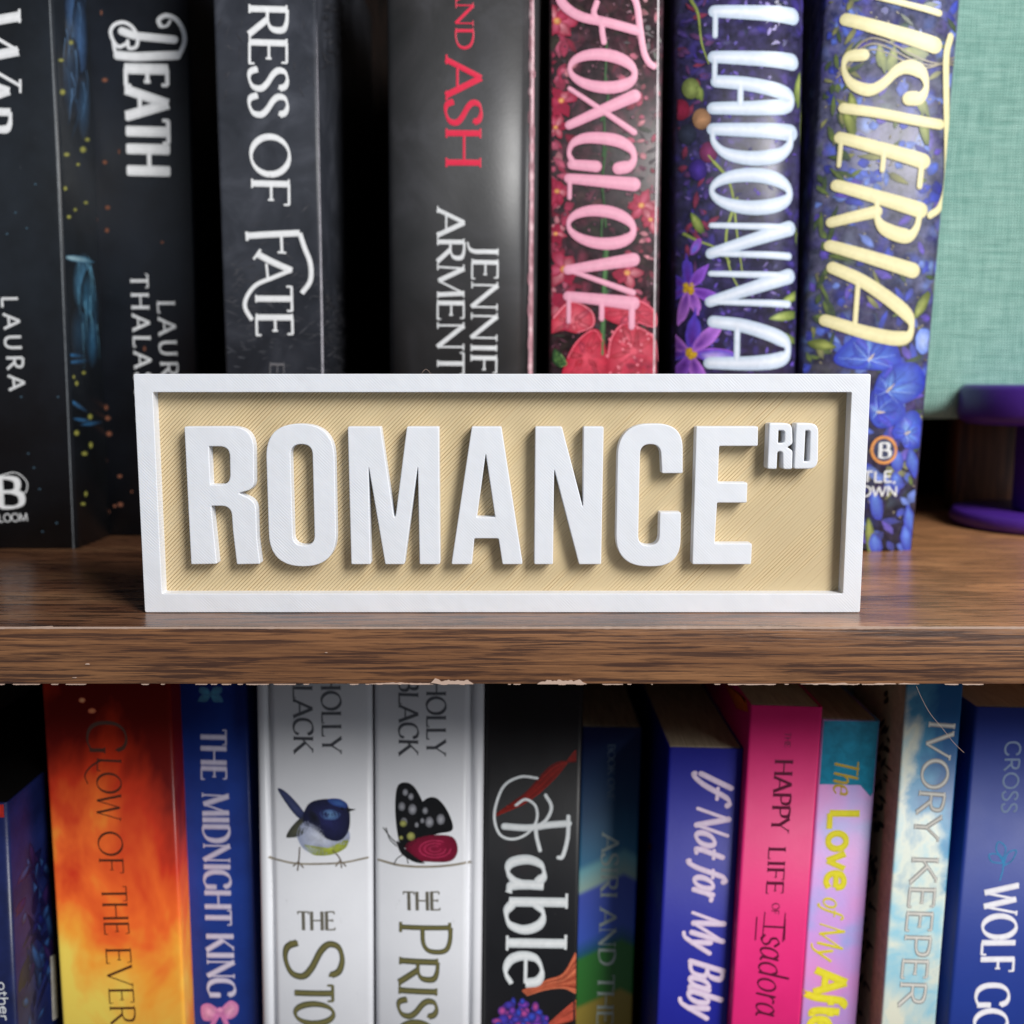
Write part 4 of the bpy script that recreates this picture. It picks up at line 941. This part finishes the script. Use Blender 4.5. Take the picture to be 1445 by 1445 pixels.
# ------------------------------------------------------------------ purple stand
st = empty('display_stand', (.2325, .442, 0), 'purple plastic stand with round base, right of the books under the teal fabric', 'stand')
def lathe(name, prof, mat, parent, n=64):
    vs = [(r*math.cos(2*math.pi*i/n), r*math.sin(2*math.pi*i/n), z) for r, z in prof for i in range(n)]; fs = []
    for k in range(len(prof)-1):
        for i in range(n): j = (i+1) % n; fs.append((k*n+i, k*n+j, (k+1)*n+j, (k+1)*n+i))
    return mesh(name, vs, fs, mat, parent, True)
lathe('base', [(0, .0002), (.036, .0002), (.0385, .0015), (.0390, .004), (.0385, .006), (.037, .0072), (0, .0072)], PURPLE, st)
bevel_box('post', (-.0150, -.014, .0070), (.03, .002, .0450), PURPLE, st, .002, 3)
lathe('top_disc', [(0, .0445), (.034, .0445), (.0372, .0462), (.0382, .0490), (.0378, .0590), (.0366, .0606), (.0350, .0612), (0, .0612)], PURPLE, st)

# ------------------------------------------------------------------ the sign
sg = empty('street_sign', (-.00265, .277, 0), 'white and sand 3D printed mini street sign reading ROMANCE RD, standing on the shelf edge', 'sign')
SX, SY = -.00265, .277     # face plane
hwid, hgt, rec, thick, bor = .0989, .0655, .0040, .0085, .0050
def curve_solid(name, loops, depth, mat, parent, bev=.00022, y0=0.0):
    """closed outlines in (x,z); face at y=y0, going back by depth"""
    cu = bpy.data.curves.new(name, 'CURVE'); cu.dimensions = '2D'; cu.fill_mode = 'BOTH'
    cu.extrude = depth/2-bev; cu.bevel_depth = bev; cu.bevel_resolution = 2; cu.offset = -bev
    for lp in loops:
        sp = cu.splines.new('POLY'); sp.points.add(len(lp)-1); sp.use_cyclic_u = True
        for i, (x, z) in enumerate(lp): sp.points[i].co = (x, z, 0, 1)
    o = bpy.data.objects.new(name+'_c', cu); col.objects.link(o)
    me = bpy.data.meshes.new_from_object(o.evaluated_get(bpy.context.evaluated_depsgraph_get()))
    bpy.data.objects.remove(o); bpy.data.curves.remove(cu)
    me.transform(Matrix.Translation((0, y0+depth/2, 0)) @ Matrix.Rotation(R(90), 4, 'X')); me.name = name
    o = link(name, me, mat, parent)
    for p in me.polygons: p.use_smooth = len(p.vertices) == 4 and False
    return o
def rnd(pts, r, n=6):
    """round the corners of a polygon; pts may carry their own radius as third value"""
    out = []; m = len(pts)
    for i in range(m):
        p = Vector(pts[i][:2]); a = Vector(pts[i-1][:2]); c = Vector(pts[(i+1) % m][:2]); rr = pts[i][2] if len(pts[i]) > 2 else r
        d1 = (a-p); d2 = (c-p); l = min(d1.length, d2.length)*.5; d1.normalize(); d2.normalize()
        ang = d1.angle(d2)
        t = min(l, rr/math.tan(ang/2)) if ang < 3.1 else 0
        if t < 1e-6: out.append(tuple(p)); continue
        A, C = p+d1*t, p+d2*t
        for k in range(n+1):
            u = k/n; out.append(tuple((A*(1-u)**2+p*2*u*(1-u)+C*u*u)))
    return out
def rect(x0, x1, z0, z1, r): return rnd([(x0, z0), (x1, z0), (x1, z1), (x0, z1)], r)
curve_solid('frame', [rect(-hwid, hwid, 0.0001, hgt, .0006), rect(-hwid+bor, hwid-bor, bor+.0004, hgt-bor+.0001, .0004)], thick, WHITE, sg)
# ribbed back panel: every extruded line a real ridge
vs, fs = [], []
pit = .00080; x0, x1, z0, z1 = -hwid+bor-.001, hwid-bor+.001, bor-.0006, hgt-bor+.0011
c45 = math.sqrt(.5)
smin, smax = (x0-z1)*c45, (x1-z0)*c45
i = 0; s = smin
rr_ = random.Random(3)
while s < smax:
    # line: points (x,z) with (x-z)*c45 = s
    k = s/c45; xa, xb = max(x0, z0+k), min(x1, z1+k)
    if xb-xa > .0003:
        n = max(2, int((xb-xa)/.0022)); gdep = rr_.uniform(.00004, .00031); base_ = rr_.uniform(-.00002, .00002)
        b0 = len(vs)
        for j in range(n+1):
            x = xa+(xb-xa)*j/n; z = x-k
            g = gdep*(.35+.9*max(0, .5+noise.noise(Vector((x*45, z*45, i*.13)))*1.2))
            for ds, dy in ((-pit/2, rec+g), (-pit/2+.00015, rec+base_), (0, rec+base_-.00002), (pit/2-.00010, rec+base_)):
                vs.append((x+ds*c45, dy, z-ds*c45))
            if j:
                q = b0+4*j
                for m_ in range(3): fs.append((q-4+m_, q+m_, q+m_+1, q-3+m_))
        for j in range(n):   # close the groove to the next line
            q = b0+4*j; e = len(vs)
            xA = xa+(xb-xa)*j/n; xB = xa+(xb-xa)*(j+1)/n
            vs.append((xA+pit/2*c45, rec+.00032, xA-k-pit/2*c45)); vs.append((xB+pit/2*c45, rec+.00032, xB-k-pit/2*c45))
            fs.append((q+3, q+7, e+1, e))
    s += pit; i += 1
mesh('ribbed_panel', vs, fs, BEIGE, sg)['kind'] = 'stuff'
bevel_box('back_panel', (x0, rec+.0011, z0), (x1, thick-.0004, z1), BEIGE, sg)

def SP(px, py):
    p = at(px, py, SY); return (p.x-SX, p.z)
def poly(pts, r=.0006, n=5):
    return rnd([(*SP(p[0], p[1]), *(p[2:] if len(p) > 2 else ())) for p in pts], r, n)
def letter(loops, bev=.00028): return curve_solid('letter', loops, rec-.00002, WHITE, sg, bev, .00002)
mm = .001
# R
letter([poly([(259.8, 602), (358, 601.5, 10*mm*.62), (358.5, 690, 4.2*mm), (336, 696, .2*mm), (361, 707, 4.2*mm), (362.5, 760, 2*mm), (367, 796), (334, 796.5), (328.5, 750, 2*mm), (326, 714, 3.4*mm), (297.8, 714), (306, 796), (269.5, 796.5)], .0004, 8),
        poly([(294.5, 630), (323.8, 630, 3*mm), (324.8, 684, 3*mm), (297, 684)], .0002, 8)])
def ovalrect(xl, xr, yt, yb, xl2, xr2, r):
    return poly([(xl, yt, r), (xr, yt, r), (xr2, yb, r), (xl2, yb, r)], r, 12)
# O
letter([ovalrect(374, 471, 598, 799.5, 380.5, 475, 9.2*mm), ovalrect(409.5, 440.5, 627, 770, 413.5, 444, 2.9*mm)])
# M
letter([poly([(490.5, 602), (537, 602), (557, 738), (574, 602), (619.3, 602), (620.8, 796.5), (592, 796.5), (589.5, 657, .1*mm), (570.5, 796.5), (543.5, 796.5), (519.8, 657, .1*mm), (523, 796.5), (495.5, 796.5)], .00045)])
# A
letter([poly([(665.6, 602), (707.5, 602), (737.5, 796.5), (709, 796.5), (703.3, 760), (669.3, 760), (665.8, 796.5), (636.8, 796.5)], .00045),
        poly([(685.3, 640, .1*mm), (698.6, 730), (673, 730)], .00015)])
# N
letter([poly([(755.2, 602), (793, 602), (822.5, 716, .1*mm), (823.3, 602), (852, 602), (848.3, 796.5), (817, 796.5), (782, 662, .1*mm), (780.3, 796.5), (753.8, 796.5)], .00045)])
# C
letter([poly([(872, 598, 9.4*mm), (963.5, 598, 9*mm), (963.5, 668), (934, 668), (932, 627, 3*mm), (903.5, 627, 3*mm), (900.5, 770, 3*mm), (930, 770, 3*mm), (931, 723), (961, 723), (960, 799.5, 9*mm), (868.5, 799.5, 9.4*mm)], .00045, 12)])
# E
letter([poly([(982.5, 601.8), (1070, 601.8), (1069.5, 629.5), (1015, 629.5), (1013.2, 681), (1055, 681), (1054, 709.5), (1012, 709.5), (1008.7, 767), (1061.3, 767), (1060, 796.5), (976.8, 796.5)], .00045)])
# superscript letters stand a little prouder
def small(loops): return curve_solid('letter', loops, rec-.00002+.0006, WHITE, sg, .00035, -.00058)
small([poly([(1084.5, 597), (1117, 597, 2.0*mm), (1118, 626, 1*mm), (1110.5, 631, .1*mm), (1118, 636, 1*mm), (1117.3, 662), (1104, 662), (1103.5, 637, .8*mm), (1096.5, 637), (1095.5, 662), (1082, 661.5)], .0006),
       poly([(1098, 607.5), (1106.5, 607.5, .8*mm), (1106, 625, .8*mm), (1097.5, 625)], .0002)])
small([poly([(1122.5, 597), (1154.5, 597, 2.6*mm), (1153.5, 661.5, 2.6*mm), (1119.5, 661.5)], .0006),
       poly([(1136, 607.5), (1142.3, 607.5, .8*mm), (1141, 651, .8*mm), (1134, 651)], .0002)])

# ------------------------------------------------------------------ stray threads
def thread(pts, r, label):
    cu = bpy.data.curves.new('thread', 'CURVE'); cu.dimensions = '3D'; cu.bevel_depth = r; cu.bevel_resolution = 1
    sp = cu.splines.new('POLY'); q = catmull([Vector(p) for p in pts], 8); sp.points.add(len(q)-1)
    for i, p in enumerate(q): sp.points[i].co = (*p, 1)
    o = bpy.data.objects.new('thread', cu); col.objects.link(o)
    me = bpy.data.meshes.new_from_object(o.evaluated_get(bpy.context.evaluated_depsgraph_get())); bpy.data.objects.remove(o)
    tag(link('thread', me, CHIP), label, 'thread')
q = [at(1293, 968, .2612), at(1300, 984, .264), at(1312, 1006, .268), at(1330, 1028, .272), at(1346, 1048, .275), at(1360, 1062, .278)]
thread([tuple(p) for p in q], .00005, 'pale loose thread hanging from the shelf underside at right')
thread([tuple(at(x, y, .281)) for x, y in ((592, 531), (601, 521), (610, 530))], .00003, 'tiny hair sticking up behind the top edge of the sign')
